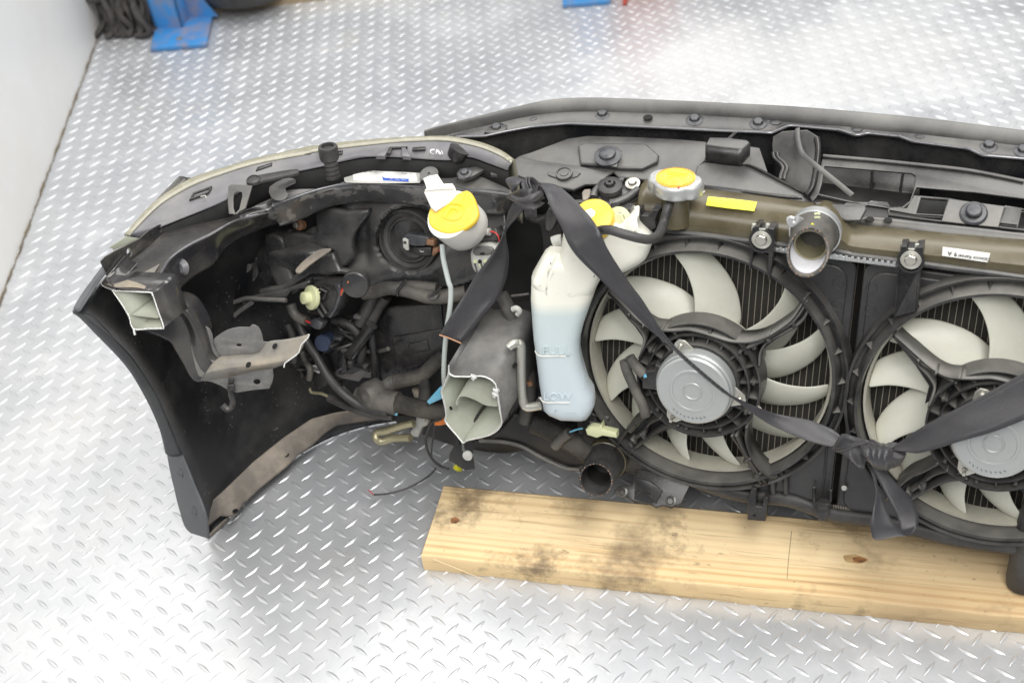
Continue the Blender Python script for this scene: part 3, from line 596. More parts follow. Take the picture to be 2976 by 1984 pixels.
# headlamp inner body: dark moulded relief with bulges
HLp = PL(Wc(-.53, .105, .36), nr + ez*.1)
def sst(a, b, x):
    t = max(0, min(1, (x-a)/(b-a))); return t*t*(3-2*t)
def ga(x, y, cx, cy, sx, sy): return math.exp(-((x-cx)/sx)**2-((y-cy)/sy)**2)
hpoly = [(-560, 520), (-120, 560), (60, 640), (700, 560), (1400, 560), (1900, 640), (2250, 680), (2280, 860), (2100, 1350), (1800, 1450), (1400, 1480), (1150, 1440), (860, 1530), (650, 1600), (560, 1560), (330, 1390), (140, 1480), (-20, 1560), (-180, 1560), (-320, 1460), (-500, 1200), (-600, 800)]
def hfun(x, y):
    if not inside(x, y, hpoly): return None
    k = .018*ga(x, y, 1320, 980, 480, 420) + .012*math.sin(x*.008)*sst(500, 800, y)*sst(900, 500, x)
    d = math.hypot((x-1330)/345, (y-985)/335); k -= .030*sst(1.02, .9, d)
    k += .022*ga(x, y, 420, 1150, 230, 130) + .012*sst(540, 470, x)*sst(1040, 1130, y)*sst(1400, 1260, y)
    k += .016*ga(x, y, -60, 980, 110, 330) - .02*ga(x, y, 180, 900, 110, 160) - .014*sst(700, 760, x)*sst(960, 900, x)*sst(700, 900, y)*sst(1300, 1100, y)
    k += .006*math.sin(y*.012+x*.004) + .014*ga(x, y, 600, 720, 150, 160) - .02*ga(x, y, -380, 1000, 150, 300)
    return k
hb = relief('lamp_back', FE, 'greyplastic', 'D', -620, 500, 2300, 1620, HLp, hfun, 120, 60, label='dark moulded back of the headlamp body')
bulbax = PL(tip, nr+ez*.12-ex*.05)[1]
bc = pt('D', 1330, 985, (HLp[0]-HLp[1]*.012, HLp[1]))
f_ = lambda t, r, h: (r, h)
boot = lathe('bulb_boot', FE, 'rubber', bc, bulbax, [(.046, -.012), (.0465, .010), (.0445, .014), (.0415, .014), (.040, .008), (.0345, .006), (.032, .009), (.0295, .009), (.027, .0), (.0245, -.010), (0, -.011)], 40, label='round black rubber boot around the headlamp bulb')
lathe('bulb_ring', boot, 'blacksteel', bc, bulbax, [(.0245, -.0085), (.0235, -.007), (.0225, -.0085), (0, -.0088)], 30)
for a in (2.4, 5.9): bolt('ring_screw', boot, 'zinc', bc + (ex*math.cos(a)+upv*math.sin(a))*.019 - bulbax*.0085, bulbax, .0016, washer=True, hx=False)
pg = lambda k: (bc+bulbax*k, bulbax)
slab('bulb_plug', boot, 'blacksteel', 'D', [(1230, 960), (1290, 930), (1480, 965), (1500, 985), (1460, 1060), (1370, 1065), (1240, 1040)], pg(.022), .028, .003)
slab('bulb_plug', boot, 'black', 'D', [(1240, 1050), (1380, 1070), (1520, 1070), (1525, 1150), (1450, 1160), (1290, 1110)], pg(.014), .02, .002)
slab('plug_latch', boot, 'palegrey', 'D', [(1240, 985), (1262, 978), (1295, 1000), (1298, 1100), (1275, 1100), (1245, 1070)], pg(.0245), .004, .001)
slab('code_print', boot, 'ink', 'D', [(1248, 1010), (1278, 1012), (1280, 1038), (1250, 1036)], pg(.0249), .0005, .0001)
slab('plug_seal', boot, 'brownplug', 'D', [(1475, 990), (1550, 1005), (1545, 1060), (1465, 1050)], pg(.024), .012, .002)
slab('plug_seal', boot, 'brownplug', 'D', [(1530, 1075), (1590, 1070), (1585, 1120), (1540, 1160), (1520, 1150)], pg(.018), .012, .003)
tube('bulb_wire', boot, 'red', gp('D', [(1550, 1125), (1590, 1105), (1630, 1090), (1680, 1090)], pg(.015)), .0012, ns=6)
tube('plug_mark', boot, 'chalk', gp('D', [(1412, 1095), (1418, 1112), (1450, 1112)], pg(.0145)), .0006, ns=4, sm=0)
slab('mould_ledge', hb, 'beige', 'D', [(192, 1290), (240, 1230), (330, 1150), (430, 1085), (540, 1075), (520, 1110), (430, 1170), (330, 1240), (250, 1310), (210, 1320)], PL(HLp[0]+HLp[1]*.048, nr*.6+ez), .004, .0015, sm=2)
for nm_, pts_, k_ in (('moulded_pocket', [(380, 700), (560, 690), (690, 720), (900, 705), (880, 790), (770, 930), (742, 1060), (760, 1180), (615, 1290), (560, 1110), (430, 1080), (330, 1140), (210, 1290), (100, 1330), (60, 1000), (190, 930), (330, 960), (400, 900)], .020),
        ('moulded_skirt', [(200, 1325), (380, 1190), (560, 1130), (625, 1290), (800, 1300), (870, 1385), (640, 1335), (500, 1362), (350, 1345), (130, 1482), (0, 1542), (-150, 1545), (-160, 1482), (60, 1440)], .030),
        ('moulded_rib', [('A', 1900, 960), ('A', 2080, 985), ('A', 2120, 1180), ('A', 2180, 1380), ('A', 2260, 1480), ('A', 2110, 1545), ('A', 1960, 1330)], .026),
        ('moulded_rib', [('A', 1500, 1120), ('A', 1640, 1150), ('A', 1800, 1130), ('A', 1860, 1260), ('A', 1790, 1420), ('A', 1680, 1520), ('A', 1560, 1560), ('A', 1470, 1330)], .010),
        ('moulded_foot', [('E', -60, 330), ('E', 110, 300), ('E', 330, 215), ('E', 300, 300), ('E', 150, 330), ('E', 60, 430), ('E', -150, 420), ('E', -330, 470), ('E', -300, 400)], .034)):
    slab(nm_, hb, 'greyplastic', 'D', pts_, (HLp[0]+HLp[1]*k_, HLp[1]), .016, .005, sm=2, res=3, sharp=60)
for a_ in ([('A', 1240, 1290), ('A', 1400, 1380), ('A', 1480, 1230)], [('A', 1320, 1430), ('A', 1420, 1330), ('A', 1560, 1250)], [('A', 1480, 1120), ('A', 1520, 1250), ('A', 1610, 1260)]):
    tube('hinge_rod', hb, 'dusty', gp('A', a_, (HLp[0]+HLp[1]*.03, HLp[1])), .003, ns=8, sm=2)
for a_ in ([('B', 1400, 250), ('B', 1500, 310), ('B', 1600, 330), ('B', 1740, 290), ('B', 1900, 300), ('B', 2120, 310)], [('B', 1440, 480), ('B', 1530, 520), ('B', 1660, 420), ('B', 1790, 330)]):
    tube('mould_rim', hb, 'dusty', gp('B', a_, (HLp[0]+HLp[1]*.036, HLp[1])), .0035, ns=8)
cs_ = pt('D', 225, 850, (HLp[0]+HLp[1]*.014, HLp[1])); adj = lathe('adjuster', FE, 'brownplug', cs_, nr+ez*.2-ex*.3, [(.0085, -.008), (.0085, 0), (.006, .003), (0, .003)], 16); bolt('screw', adj, 'zinc', cs_+(nr+ez*.2-ex*.3).normalized()*.003, nr+ez*.2-ex*.3, .0042, washer=False)
for r_, x, y, rr in (('A', 1620, 1045, .0072), ('A', 1545, 1425, .0085)):
    lathe('blanking_plug', hb, 'lamp', pt(r_, x, y, (HLp[0]+HLp[1]*.012, HLp[1])), nr+ez*.1+ex*.35, [(rr*1.35, -.025), (rr*1.35, -.004), (rr, -.003), (rr, 0), (0, .001)], 20)
slab('mount_boss', hb, 'dusty', 'A', [(1590, 1280), (1650, 1215), (1780, 1240), (1770, 1290), (1690, 1360), (1610, 1330)], (HLp[0]+HLp[1]*.02, HLp[1]), .012, .002)
slab('hinge_tab', hb, 'dusty', 'A', [(1235, 1400), (1330, 1440), (1440, 1360), (1510, 1250), (1480, 1230), (1400, 1330), (1310, 1400)], (HLp[0]+HLp[1]*.025, HLp[1]), .004, .001)
tube('wire_clip', hb, 'palegrey', gp('A', [(1270, 1410), (1300, 1510), (1315, 1560), (1290, 1545), (1285, 1500)], (HLp[0]+HLp[1]*.027, HLp[1])), .0014, ns=6)
# turn-signal bulb socket
sp_ = PL(pt('D', 2020, 1180, R(.03)), nr+ez*.15-ex*.1)
sock = slab('lamp_socket', FE, 'palegrey', 'D', [(1890, 1130), (1930, 1060), (2020, 1030), (2110, 1040), (2160, 1090), (2165, 1180), (2080, 1280), (1990, 1335), (1940, 1320), (1905, 1260)], sp_, .022, .006, sm=2, label='pale grey turn signal bulb socket beside the strap')
slab('socket_lid', sock, 'dusty', 'D', [(1925, 1110), (1960, 1070), (2060, 1062), (2120, 1090), (2100, 1140), (1950, 1150)], (sp_[0]+sp_[1]*.004, sp_[1]), .006, .002, sm=2)
slab('socket_slot', sock, 'void', 'D', [(1995, 1125), (2035, 1122), (2035, 1142), (1998, 1145)], (sp_[0]+sp_[1]*.006, sp_[1]), .003, .0004)
for x, y, mm in ((1952, 1208, 'palecap'), (1998, 1208, 'void'), (2050, 1205, 'palecap'), (2005, 1245, 'palecap')): lathe('terminal', sock, mm, pt('D', x, y, sp_), sp_[1], [(0, .0012), (.0026, .0012), (.003, -.001)], 12)
for x in (1945, 2005, 2040): tube('socket_wire', sock, 'blacksteel', gp('D', [(x, 1225), (x+15, 1270), (x+25, 1320)], (sp_[0]+sp_[1]*.003, sp_[1])), .0011, ns=6)
slab('socket_plug', sock, 'greyplastic', 'D', [(1960, 960), (2150, 880), (2180, 960), (2160, 1010), (1985, 1030)], (sp_[0]-sp_[1]*.006, sp_[1]), .02, .003)
tube('socket_pin', sock, 'palegrey', gp('D', [(1990, 925), (2040, 918), (2095, 920)], (sp_[0]+sp_[1]*.004, sp_[1])), .005, ns=10)
tube('socket_wire', sock, 'red', gp('D', [(2095, 915), (2140, 925), (2175, 960), (2185, 1010)], (sp_[0]+sp_[1]*.003, sp_[1])), .0011, ns=6)
# ---------------------------------------------------------------- upper support rail behind the headlamp
t0 = gp('D', [('A', 1650, 745), ('A', 1960, 600), ('A', 2200, 490), (480, 385), (690, 300), (1000, 245), (1400, 262), (1800, 300), (2250, 372)], Zp(.472))
t1 = gp('D', [('A', 1640, 755), ('A', 1950, 700), (-50, 665), (0, 655), (250, 560), (480, 488), (700, 448), (1000, 448), (1480, 482), (2000, 520), (2330, 560)], Zp(.465))
t2 = gp('D', [('A', 1940, 720), ('A', 1990, 780), ('A', 2060, 850), (40, 852), (200, 800), (380, 715), (560, 648), (800, 618), (1000, 618), (1500, 665), (1980, 722), (2200, 738), (2330, 690)], Zp(.428))
rail = loft('support_rail', FE, 'greyplastic', [t0, [a.lerp(b, .5)+ez*.002 for a, b in zip(resample(cat(t0, 5), 60), resample(cat(t1, 5), 60))], t1], n=60, sub=3, th=.002, label='curved dusty black upper support rail behind the headlamp')
loft('rail_face', rail, 'railface', [t1, [a.lerp(b, .12)+nr*.0022-ez*.001 for a, b in zip(resample(cat(t1, 5), 60), resample(cat(t2, 5), 60))], [a.lerp(b, .85)+nr*.001 for a, b in zip(resample(cat(t1, 5), 60), resample(cat(t2, 5), 60))], t2, [p-ez*.003-nr*.004 for p in t2]], n=60, sub=3, th=.002)
tube('rail_fold_highlight', rail, 'edge', [p+nr*.001 for p in t1], .0020, ns=8)  # bright line coloured in for the highlight along the rail fold
bs = pt('D', 560, 385, Zp(.474)); stop_ = lathe('bump_stop', FE, 'rubber', bs, ez+fw*.1, [(.0112, 0)] + [q for i in range(4) for q in ((.0125, .002+i*.0065), (.0125, .0062+i*.0065), (.0108, .0066+i*.0065), (.0108, .0080+i*.0065))] + [(.0130, .029), (.0132, .044), (.0122, .0465), (.0085, .047), (.0078, .043), (0, .043)], 26, label='ribbed black rubber bump stop on the rail')
stk = slab('part_sticker', FE, 'palegrey', 'D', [(668, 318), (690, 300), (900, 300), (1150, 310), (1420, 322), (1436, 395), (1410, 440), (1100, 445), (690, 438), (672, 420)], PL(pt('D', 1050, 380, Zp(.4745)), ez+nr*.12), .0006, .0002, label='clear part label with white and blue print on the rail')
SKp = (pt('D', 1050, 380, Zp(.4752)), stk and PL(pt('D', 1050, 380, Zp(.4752)), ez+nr*.12)[1])
slab('label_paper', stk, 'paper', 'D', [(752, 322), (900, 320), (1375, 345), (1382, 428), (1080, 428), (762, 418)], SKp, .0005, .0001)
slab('label_print', stk, 'bluelab', 'D', [(1040, 376), (1066, 392), (1304, 402), (1300, 428), (1052, 418)], (SKp[0]+SKp[1]*.0005, SKp[1]), .0004, .0001)
for x0_, x1_, y0_, y1_, mm in ((795, 900, 330, 337, 'ink'), (915, 1000, 332, 338, 'ink'), (1235, 1290, 350, 356, 'ink'), (1310, 1345, 354, 360, 'ink'), (1110, 1150, 404, 408, 'paper'), (1160, 1215, 405, 411, 'paper'), (1230, 1280, 408, 414, 'paper')):
    SK2 = (SKp[0]+SKp[1]*.0010, SKp[1]); n_ = int((x1_-x0_)/9)
    for i in range(n_):   # worn illegible print
        x = x0_+(x1_-x0_)*i/n_; y = y0_+(y1_-y0_)*i/n_; tube('worn_print', stk, mm, gp('D', [(x, y), (x+random.uniform(2, 6), y+random.uniform(-6, 6))], SK2), .0004, sm=0, ns=4, flat=.3)
# clamp foot
cl = slab('rail_clip', FE, 'greyplastic', 'D', [(1765, 350), (1800, 300), (1900, 290), (2000, 260), (2110, 235), (2140, 260), (2165, 360), (2100, 355), (2090, 280), (2000, 330), (1930, 370), (1840, 400), (1785, 395)], Zp(.486), .006, .0015, label='small bolted clip at the end of the support rail')
bolt('clip_bolt', cl, 'blacksteel', pt('D', 1850, 350, Zp(.487)), ez+nr*.2, .0055)
# A-shaped hanger and gasket strip
ABp = PL(pt('A', 1640, 600, Zp(.503)), nr+ez*.6)
ab = slab('lamp_hanger', FE, 'dusty', 'A', [(1552, 475), (1580, 455), (1720, 460), (1788, 470), (1755, 580), (1722, 690), (1665, 720), (1640, 748), (1560, 745), (1548, 640)], ABp, .0025, .0008, holes=[[(1612, 545), (1650, 530), (1688, 535), (1690, 575), (1660, 700), (1620, 740), (1604, 690), (1602, 600)]], label='small A shaped steel hanger under the headlamp')
slab('seal_strip', FE, 'rubber', 'A', [(1730, 415), (1765, 378), (1900, 350), (2080, 318), (2230, 300), (2240, 335), (2100, 368), (1900, 410), (1800, 440), (1740, 440)], Zp(.514), .006, .0022, sm=2, label='narrow black sealing strip lying along the headlamp')
lathe('seal_knob', FE, 'rubber', pt('A', 1800, 405, Zp(.515)), ez, [(.009, -.004), (.0095, 0), (.007, .002), (.0065, .0005), (0, .0005)], 20)
tb_ = slab('rail_tongue', FE, 'greyplastic', 'A', [(1955, 480), (2090, 400), (2190, 395), (2210, 440), (2110, 490), (2140, 550), (2110, 600), (2040, 615), (1970, 580)], PL(pt('A', 2040, 520, Zp(.492)), nr*.5+ez), .002, .0006, sm=2)
# ---------------------------------------------------------------- washer filler with yellow cap
cax = (nr*.55 + ez*.75 - ex*.22).normalized()
capc = pt('D', 1720, 770, R(.055)); CPp = PL(capc, cax)
wcap = slab('washer_cap', FE, 'yellow', 'D', [(1488, 800), (1500, 700), (1570, 640), (1700, 580), (1830, 518), (1885, 520), (1930, 580), (1965, 690), (1968, 750), (1930, 820), (1830, 895), (1700, 932), (1600, 915), (1520, 870)], (CPp[0]+cax*.008, cax), .009, .003, sm=3, res=3, label='bright yellow teardrop cap of the washer bottle filler')
wtop = [pt('D', x, y, (CPp[0]+cax*.0085, cax)) for x, y in ((1620, 760), (1680, 655), (1780, 650), (1840, 690), (1800, 790), (1690, 800))]
tube('wiper_symbol', wcap, 'yellow', wtop+[wtop[0]], .0009, sm=2, ns=6)
tube('wiper_symbol', wcap, 'yellow', gp('D', [(1660, 780), (1720, 690), (1790, 720)], (CPp[0]+cax*.0085, cax)), .0009, sm=2, ns=6)
tube('cap_scuff', wcap, 'orangelab', gp('D', [(1820, 590), (1850, 555), (1865, 530)], (CPp[0]+cax*.0082, cax)), .0009, sm=2, ns=5)
wc = sum(gp('D', [(1500, 800), (1960, 730), (1720, 905), (1740, 640)], CPp), Vector())/4
rad_w = (pt('D', 1965, 740, CPp)-pt('D', 1492, 800, CPp)).length/2*.93
lathe('filler_neck', FE, 'white', wc, -cax, [(0, -.006), (rad_w, -.006), (rad_w, .012), (rad_w*.985, .024), (rad_w*.97, .036), (rad_w*.9, .040), (0, .041)], 36, label='white round washer filler neck below the yellow cap')
nk = slab('filler_bracket', FE, 'white', 'D', [(1440, 395), (1500, 370), (1580, 355), (1640, 448), (1725, 443), (1750, 480), (1775, 560), (1690, 640), (1560, 720), (1515, 680), (1480, 600), (1448, 532), (1472, 490)], PL(pt('D', 1600, 560, R(.045)), nr*.6+ez*.8), .004, .0016, label='white plastic bracket carrying the washer filler')
lathe('bracket_clip', nk, 'greyplastic', pt('D', 1505, 368, Zp(.484)), nr*.35+ez, [(.0125, -.005), (.0135, .0), (.0125, .003), (.002, .0036), (.0015, .0022), (0, .002)], 24)
tube('bracket_fold', nk, 'white', gp('D', [(1465, 515), (1600, 500), (1740, 495)], PL(pt('D', 1600, 560, R(.048)), nr*.6+ez*.8)), .0015, ns=6)
tube('washer_hose', FE, 'hose', [pt('D', 1630, 1040, R(.045)), pt('D', 1640, 1180, R(.05)), pt('D', 1690, 1400, R(.055)), pt('E', 1712, 300, R(.055)), pt('E', 1705, 480, R(.055)), pt('E', 1672, 700, R(.05)), pt('E', 1650, 950, R(.05)), pt('E', 1645, 1150, R(.045)), pt('E', 1655, 1260, R(.03))], .0036, label='thin pale washer hose hanging behind the strap')
# ---------------------------------------------------------------- coolant reservoir
def coolant_material():
    m = mat('coolant_bottle_plastic', (.78, .78, .70), .33, rvar=.08, bump=.03, bs=70); nt = m.node_tree; N = nt.nodes; K = nt.links; b = N['Principled BSDF']
    g = N.new('ShaderNodeNewGeometry'); sx = N.new('ShaderNodeSeparateXYZ'); K.new(g.outputs['Position'], sx.inputs[0])
    r = N.new('ShaderNodeMapRange'); zl = pt('H', 760, 470, R(.09)).z; r.inputs[1].default_value = zl+.005; r.inputs[2].default_value = zl-.012; K.new(sx.outputs[2], r.inputs[0])
    r2 = N.new('ShaderNodeMapRange'); r2.inputs[1].default_value = zl; r2.inputs[2].default_value = zl-.11; K.new(sx.outputs[2], r2.inputs[0])
    a = N.new('ShaderNodeMix'); a.data_type = 'RGBA'; a.inputs[6].default_value = (.52, .60, .60, 1); a.inputs[7].default_value = (.51, .58, .625, 1); K.new(r2.outputs[0], a.inputs[0])
    c = N.new('ShaderNodeMix'); c.data_type = 'RGBA'; c.inputs[6].default_value = (.80, .79, .70, 1); K.new(a.outputs[2], c.inputs[7]); K.new(r.outputs[0], c.inputs[0]); K.new(c.outputs[2], b.inputs['Base Color'])
    return m
M['coolant'] = coolant_material()
RSp = PL(pt('H', 760, 900, R(.062)), nr+ez*.05+ex*.26)
def RS(k): return (RSp[0]+RSp[1]*k, RSp[1])
res = slab('coolant_reservoir', FE, 'coolant', 'H', [(470, 235), (462, 460), (478, 700), (492, 860), (520, 1060), (548, 1290), (572, 1440), ('I', 590, 365), ('I', 640, 412), ('I', 760, 462), ('I', 960, 470), ('I', 1012, 458), ('I', 1060, 400), ('I', 1095, 312), ('I', 1080, 200), (1025, 1290), (962, 1080), (942, 960), (948, 840), (985, 690), (1042, 530), (1100, 370), (1158, 215), (1000, 40), (740, 0), (640, -5), (590, 30), (520, 150)], RS(.035), .058, .020, label='white translucent coolant bottle half full of blue liquid', res=5, sharp=60)
slab('upper_tank', res, 'coolant', 'G', [(800, 900), (772, 1080), (745, 1250), (725, 1400), (750, 1590), (900, 1640), (1080, 1560), (1160, 1410), (1290, 1390), (1420, 1335), (1540, 1268), (1606, 1212), (1645, 1120), (1662, 1032), (1600, 965), (1535, 905), (1528, 840), (1532, 782), (1500, 775), (1440, 800), (1350, 835), (1240, 815), (1150, 740), (1060, 715), (960, 750), (870, 830)], RS(.036), .056, .016, res=5, sharp=70, sm=2)
slab('tank_shoulder', res, 'coolant', 'H', [(490, 230), (600, 30), (720, 10), (735, 200), (720, 420), (600, 440), (490, 300)], RS(.035), .05, .012, res=4, sharp=60, sm=2)
ck = pt('G', 1090, 790, RS(.028)); rcap = lathe('reservoir_cap', res, 'yellow', ck, nr*.5+ez*.9, [(0, .007), (.021, .007), (.0245, .005), (.0255, 0), (.0255, -.010), (.023, -.012)], 30); rcap['label'] = 'orange yellow push cap of the coolant bottle'
tube('cap_tab', rcap, 'yellow', gp('G', [(1190, 830), (1240, 830), (1280, 838)], RS(.032)), .0028, ns=8, flat=.6)
tube('fill_line', res, 'white', gp('H', [(520, 905), (545, 942), (580, 955), (640, 958), (820, 957)], RS(.0356)), .0009, ns=6)
tube('fill_line', res, 'white', gp('H', [(568, 1358), (590, 1392), (625, 1405), (670, 1410), (862, 1410)], RS(.0356)), .0009, ns=6)
for s_, x0_, x1_, y_, sz in (('FULL', 625, 830, 903, .0200), ('LOW', 665, 810, 1352, .0185)):
    a_, b_ = pt('H', x0_, y_, RS(.0354)), pt('H', x1_, y_+4, RS(.0354)); t_ = text('level_text', res, 'coolant', s_, (a_+b_)/2, b_-a_, upv, sz*.85, .0009)
tube('bottle_mark', res, 'blacksteel', gp('G', [(1085, 1325), (1100, 1330), (1092, 1360)], RS(.0345)), .0008, ns=5)
tube('bottle_spout', res, 'palegrey', gp('G', [(780, 1010), (740, 1015), (700, 1030)], RS(-.02)), .009, ns=12, caps=False)
# metal bracket pipe of the bottle
tube('bent_pipe', FE, 'zinc', [pt('H', 262, 868, RS(.01)), pt('H', 300, 838, RS(.008)), pt('H', 350, 832, RS(.004)), pt('H', 383, 860, RS(.003)), pt('H', 385, 1050, RS(.003)), pt('H', 392, 1300, RS(.003)), pt('H', 410, 1410, RS(.003)), pt('H', 450, 1450, RS(.003)), pt('H', 570, 1435, RS(-.004))], .0062, label='bent pale metal pipe bracket beside the coolant bottle', sm=5, ns=12)
# ---------------------------------------------------------------- radiator core, tank
core = slab3('radiator_core', FE, 'core', [[RL(-.245, .0, -.045), RL(.55, .0, -.045), RL(.55, .40, -.045), RL(-.245, .40, -.045)]], R(-.045), .03, .001, label='dark radiator core with pale vertical tubes behind the fans')
tm = data([(x*.0004, 0, z) for z in (0, .385) for x in (-1, 1)] + [(x*.0004, .0012, z) for z in (0, .385) for x in (-1, 1)], [(0, 1, 3, 2), (0, 4, 5, 1), (1, 5, 7, 3), (2, 6, 4, 0)]); tm.materials.append(M['tubeline'])
Rm = Matrix(((ex.x, -nr.x, upv.x), (ex.y, -nr.y, upv.y), (ex.z, -nr.z, upv.z))).to_euler()
for i in range(97):
    o = bpy.data.objects.new('core_tube', tm); COL.objects.link(o); o.rotation_euler = Rm; place(o, RL(-.24+i*.0082, .006, -.0442), core)
# tank
st = [(-330, 575, 850), (-150, 600, 880), (0, 632, 905), (130, 648, 920), (400, 682, 955), (700, 722, 990), (860, 742, 1010), (950, 725, 1020), (1040, 775, 1030), (1110, 855, 1042), (1170, 897, 1056), (1400, 920, 1086), (1800, 958, 1137), (2100, 985, 1176), (2351, 1005, 1212), (2600, 1030, 1245)]
rows = []
for x, yt, yb in st:
    T = pt('J', x, yt, R(-.012)); Bq = pt('J', x, yb, R(.006))
    rows.append([T-nr*.045-upv*.012, T-nr*.02, T, T.lerp(Bq, .16)+nr*.010, T.lerp(Bq, .45)+nr*.016, T.lerp(Bq, .8)+nr*.010, Bq+nr*.004, Bq-upv*.002-nr*.03])
tank = loft('radiator_tank', FE, 'olive', rows, n=0, sub=3, th=.002, label='olive brown plastic top tank of the radiator')
lipw = [pt('J', x, yb+8, R(.012)) for x, yt, yb in st]
tube('tank_lip', tank, 'greyplastic', lipw, .0045, ns=8)
crimp = loft('crimp_strip', FE, 'alu', [[pt('J', x, 1000+(x-620)*.126, R(.013)) for x in range(560, 1500, 40)], [pt('J', x, 1040+(x-620)*.126, R(.014)) for x in range(560, 1500, 40)]], n=0, th=.003, csm=False, label='bright crimped aluminium strip under the tank')
for i in range(22):
    x = 590+i*42; y = 1020+(x-620)*.126
    slab('crimp_tooth', crimp, 'alu', 'J', [(x, y-16), (x+26, y-13), (x+26, y+20), (x, y+17)], R(.0165), .003, .001)
# labels on the tank
ylab = slab('yellow_label', tank, 'yellowlab', 'J', [(140, 652), (300, 668), (482, 690), (462, 754), (280, 735), (124, 714)], PL(pt('J', 300, 700, R(.004)), nr*.75+upv), .0006, .0002, label='blank looking yellow sticker on the tank')
wl = PL(pt('J', 1945, 1060, R(.017)), nr+upv*.25)
wlab = slab('white_label', tank, 'paper', 'J', [(1783, 1005), (1950, 1027), (2115, 1050), (2098, 1115), (1940, 1092), (1776, 1068)], wl, .0006, .0002, label='white maker label turned upside down on the tank')
a_, b_ = pt('J', 2088, 1092, (wl[0]+wl[1]*.0008, wl[1])), pt('J', 1920, 1070, (wl[0]+wl[1]*.0008, wl[1]))
text('label_text', wlab, 'ink', 'Calsonic Kansei', (a_+b_)/2, b_-a_, -upv, .0056)
a_, b_ = pt('J', 1875, 1056, (wl[0]+wl[1]*.0008, wl[1])), pt('J', 1825, 1049, (wl[0]+wl[1]*.0008, wl[1])); text('label_text', wlab, 'ink', '9 A', (a_+b_)/2, b_-a_, -upv, .0075)
# filler neck, pressure cap
nc = pt('G', 1892, 468, R(.018)); nax = (ez + fw*.10).normalized()
neck = lathe('filler_neck', FE, 'olive', nc, -nax, [(.017, -.004), (.0195, 0), (.0195, .012), (.0178, .016), (.0178, .045), (.019, .052)], 30, label='olive filler neck of the radiator')
def ear(t, r, h):
    e = max(0, abs(math.cos(t))-.82)/.18; return r*(1+.27*(e**.7) if r > .024 else 1), h
cap = lathe('pressure_cap', FE, 'alu', nc, nax, [(.02, -.008), (.0262, -.0075), (.0278, -.005), (.0278, .006), (.0265, .009), (.0250, .0105), (0, .0115)], 64, f=ear, xdir=ex-fw*.12, label='silver radiator pressure cap with orange label and two ears')
lathe('cap_label', cap, 'orangelab', nc+nax*.0118, nax, [(.0240, -.002), (.0240, .0002), (0, .0006)], 36)
lathe('label_ring', cap, 'ink', nc+nax*.0118, nax, [(.0225, .0003), (.0225, .0008), (.0222, .0008), (.0222, .0003)], 36)
for i in range(4):
    a_ = nc+nax*.0126 + (fw*(.008-i*.0052)); tube('label_text_line', cap, 'yellow', [a_-ex*(.013-i*.0012), a_-ex*.004, a_+ex*.003, a_+ex*(.013-i*.0012)], .0006, sm=0, ns=4, flat=.4)
slab('warning_mark', cap, 'red', 'G', [(1905, 478), (1940, 478), (1922, 500)], PL(nc+nax*.0127, nax), .0004, .0001)
tube('overflow_hose', FE, 'rubber', [pt('G', 1845, 620, R(.028)), pt('G', 1815, 690, R(.042)), pt('G', 1775, 830, R(.05)), pt('G', 1730, 940, R(.075)), pt('G', 1650, 990, R(.10)), pt('G', 1560, 985, R(.115)), pt('G', 1400, 945, R(.122)), pt('G', 1270, 905, R(.122)), pt('G', 1190, 900, R(.115)), pt('G', 1130, 915, R(.10))], .0058, label='black rubber overflow hose from the pressure cap to the coolant bottle', ns=14)
lathe('hose_seal', neck, 'chalk', pt('G', 2110, 545, R(.02)), nr, [(.006, -.003), (.005, .002), (0, .003)], 7, sharp=5, f=lambda t, r, h: (r*(1+.5*math.sin(t*3)), h))
# upper outlet hose
def cuthose(name, o, e, r, label, clampm, slant, inner):
    ax = (e-o); L = ax.length; ax.normalize()
    sl = lambda t, rr, h: (rr, h + (slant*math.cos(t)*(h/L)**3 if h > L*.6 else 0))
    ds = (-ez - ax*(-ez).dot(ax)).normalized()
    hz = lathe(name, FE, 'conduit' if clampm == 'alu' else 'rubber', o, ax, [(r*.9, 0), (r*1.04, .004), (r*1.06, L*.25), (r*.97, L*.5), (r*.90, L*.92), (r*.88, L), (r*.79, L*1.0), (r*.75, L*.96), (r*.74, L*.3), (0, L*.3)], 44, f=sl, xdir=ds, label=label)
    lathe('hose_lining', hz, inner, o, ax, [(r*.745, L*.97), (r*.735, L*.62), (r*.72, L*.34)], 40, f=sl, xdir=ds)
    lathe('pipe_mouth', hz, 'brass' if clampm == 'alu' else 'blackdeep', o, ax, [(r*.72, L*.42), (r*.71, L*.72), (r*.65, L*.72), (r*.63, L*.25), (0, L*.2)], 36, xdir=ds)
    for i in range(30):
        t = 2*math.pi*i/30; rr, hh = sl(t, r*(.835+random.uniform(-.02, .02)), L); b = ax.cross(ds); q = o + (ds*math.cos(t)+b*math.sin(t))*rr + ax*(hh+.0003)
        lathe('cord_end', hz, 'thread' if i % 3 else 'rubber', q, ax, [(.0008, 0), (.0006, .0005), (0, .0006)], 5)
    lathe('hose_clamp', hz, clampm, o, ax, [(r*1.05, L*.10), (r*1.11, L*.11), (r*1.12, L*.28), (r*1.06, L*.29)], 44, xdir=ds)
    return hz
h1 = cuthose('upper_hose', pt('J', 905, 862, R(.014)), pt('J', 838, 1045, R(.082)), .0272, 'cut black upper radiator hose with silver clamp and pale lining', 'alu', .016, 'hosein')
tube('clamp_ear', h1, 'alu', gp('J', [(790, 800), (760, 845), (722, 842), (712, 812), (735, 818)], R(.05)), .0042, flat=.3, ns=8)
for y in (775, 800): tube('clamp_paint', h1, 'palecap', gp('J', [(885, y), (905, y-2), (925, y)], R(.075)), .0012, ns=5)
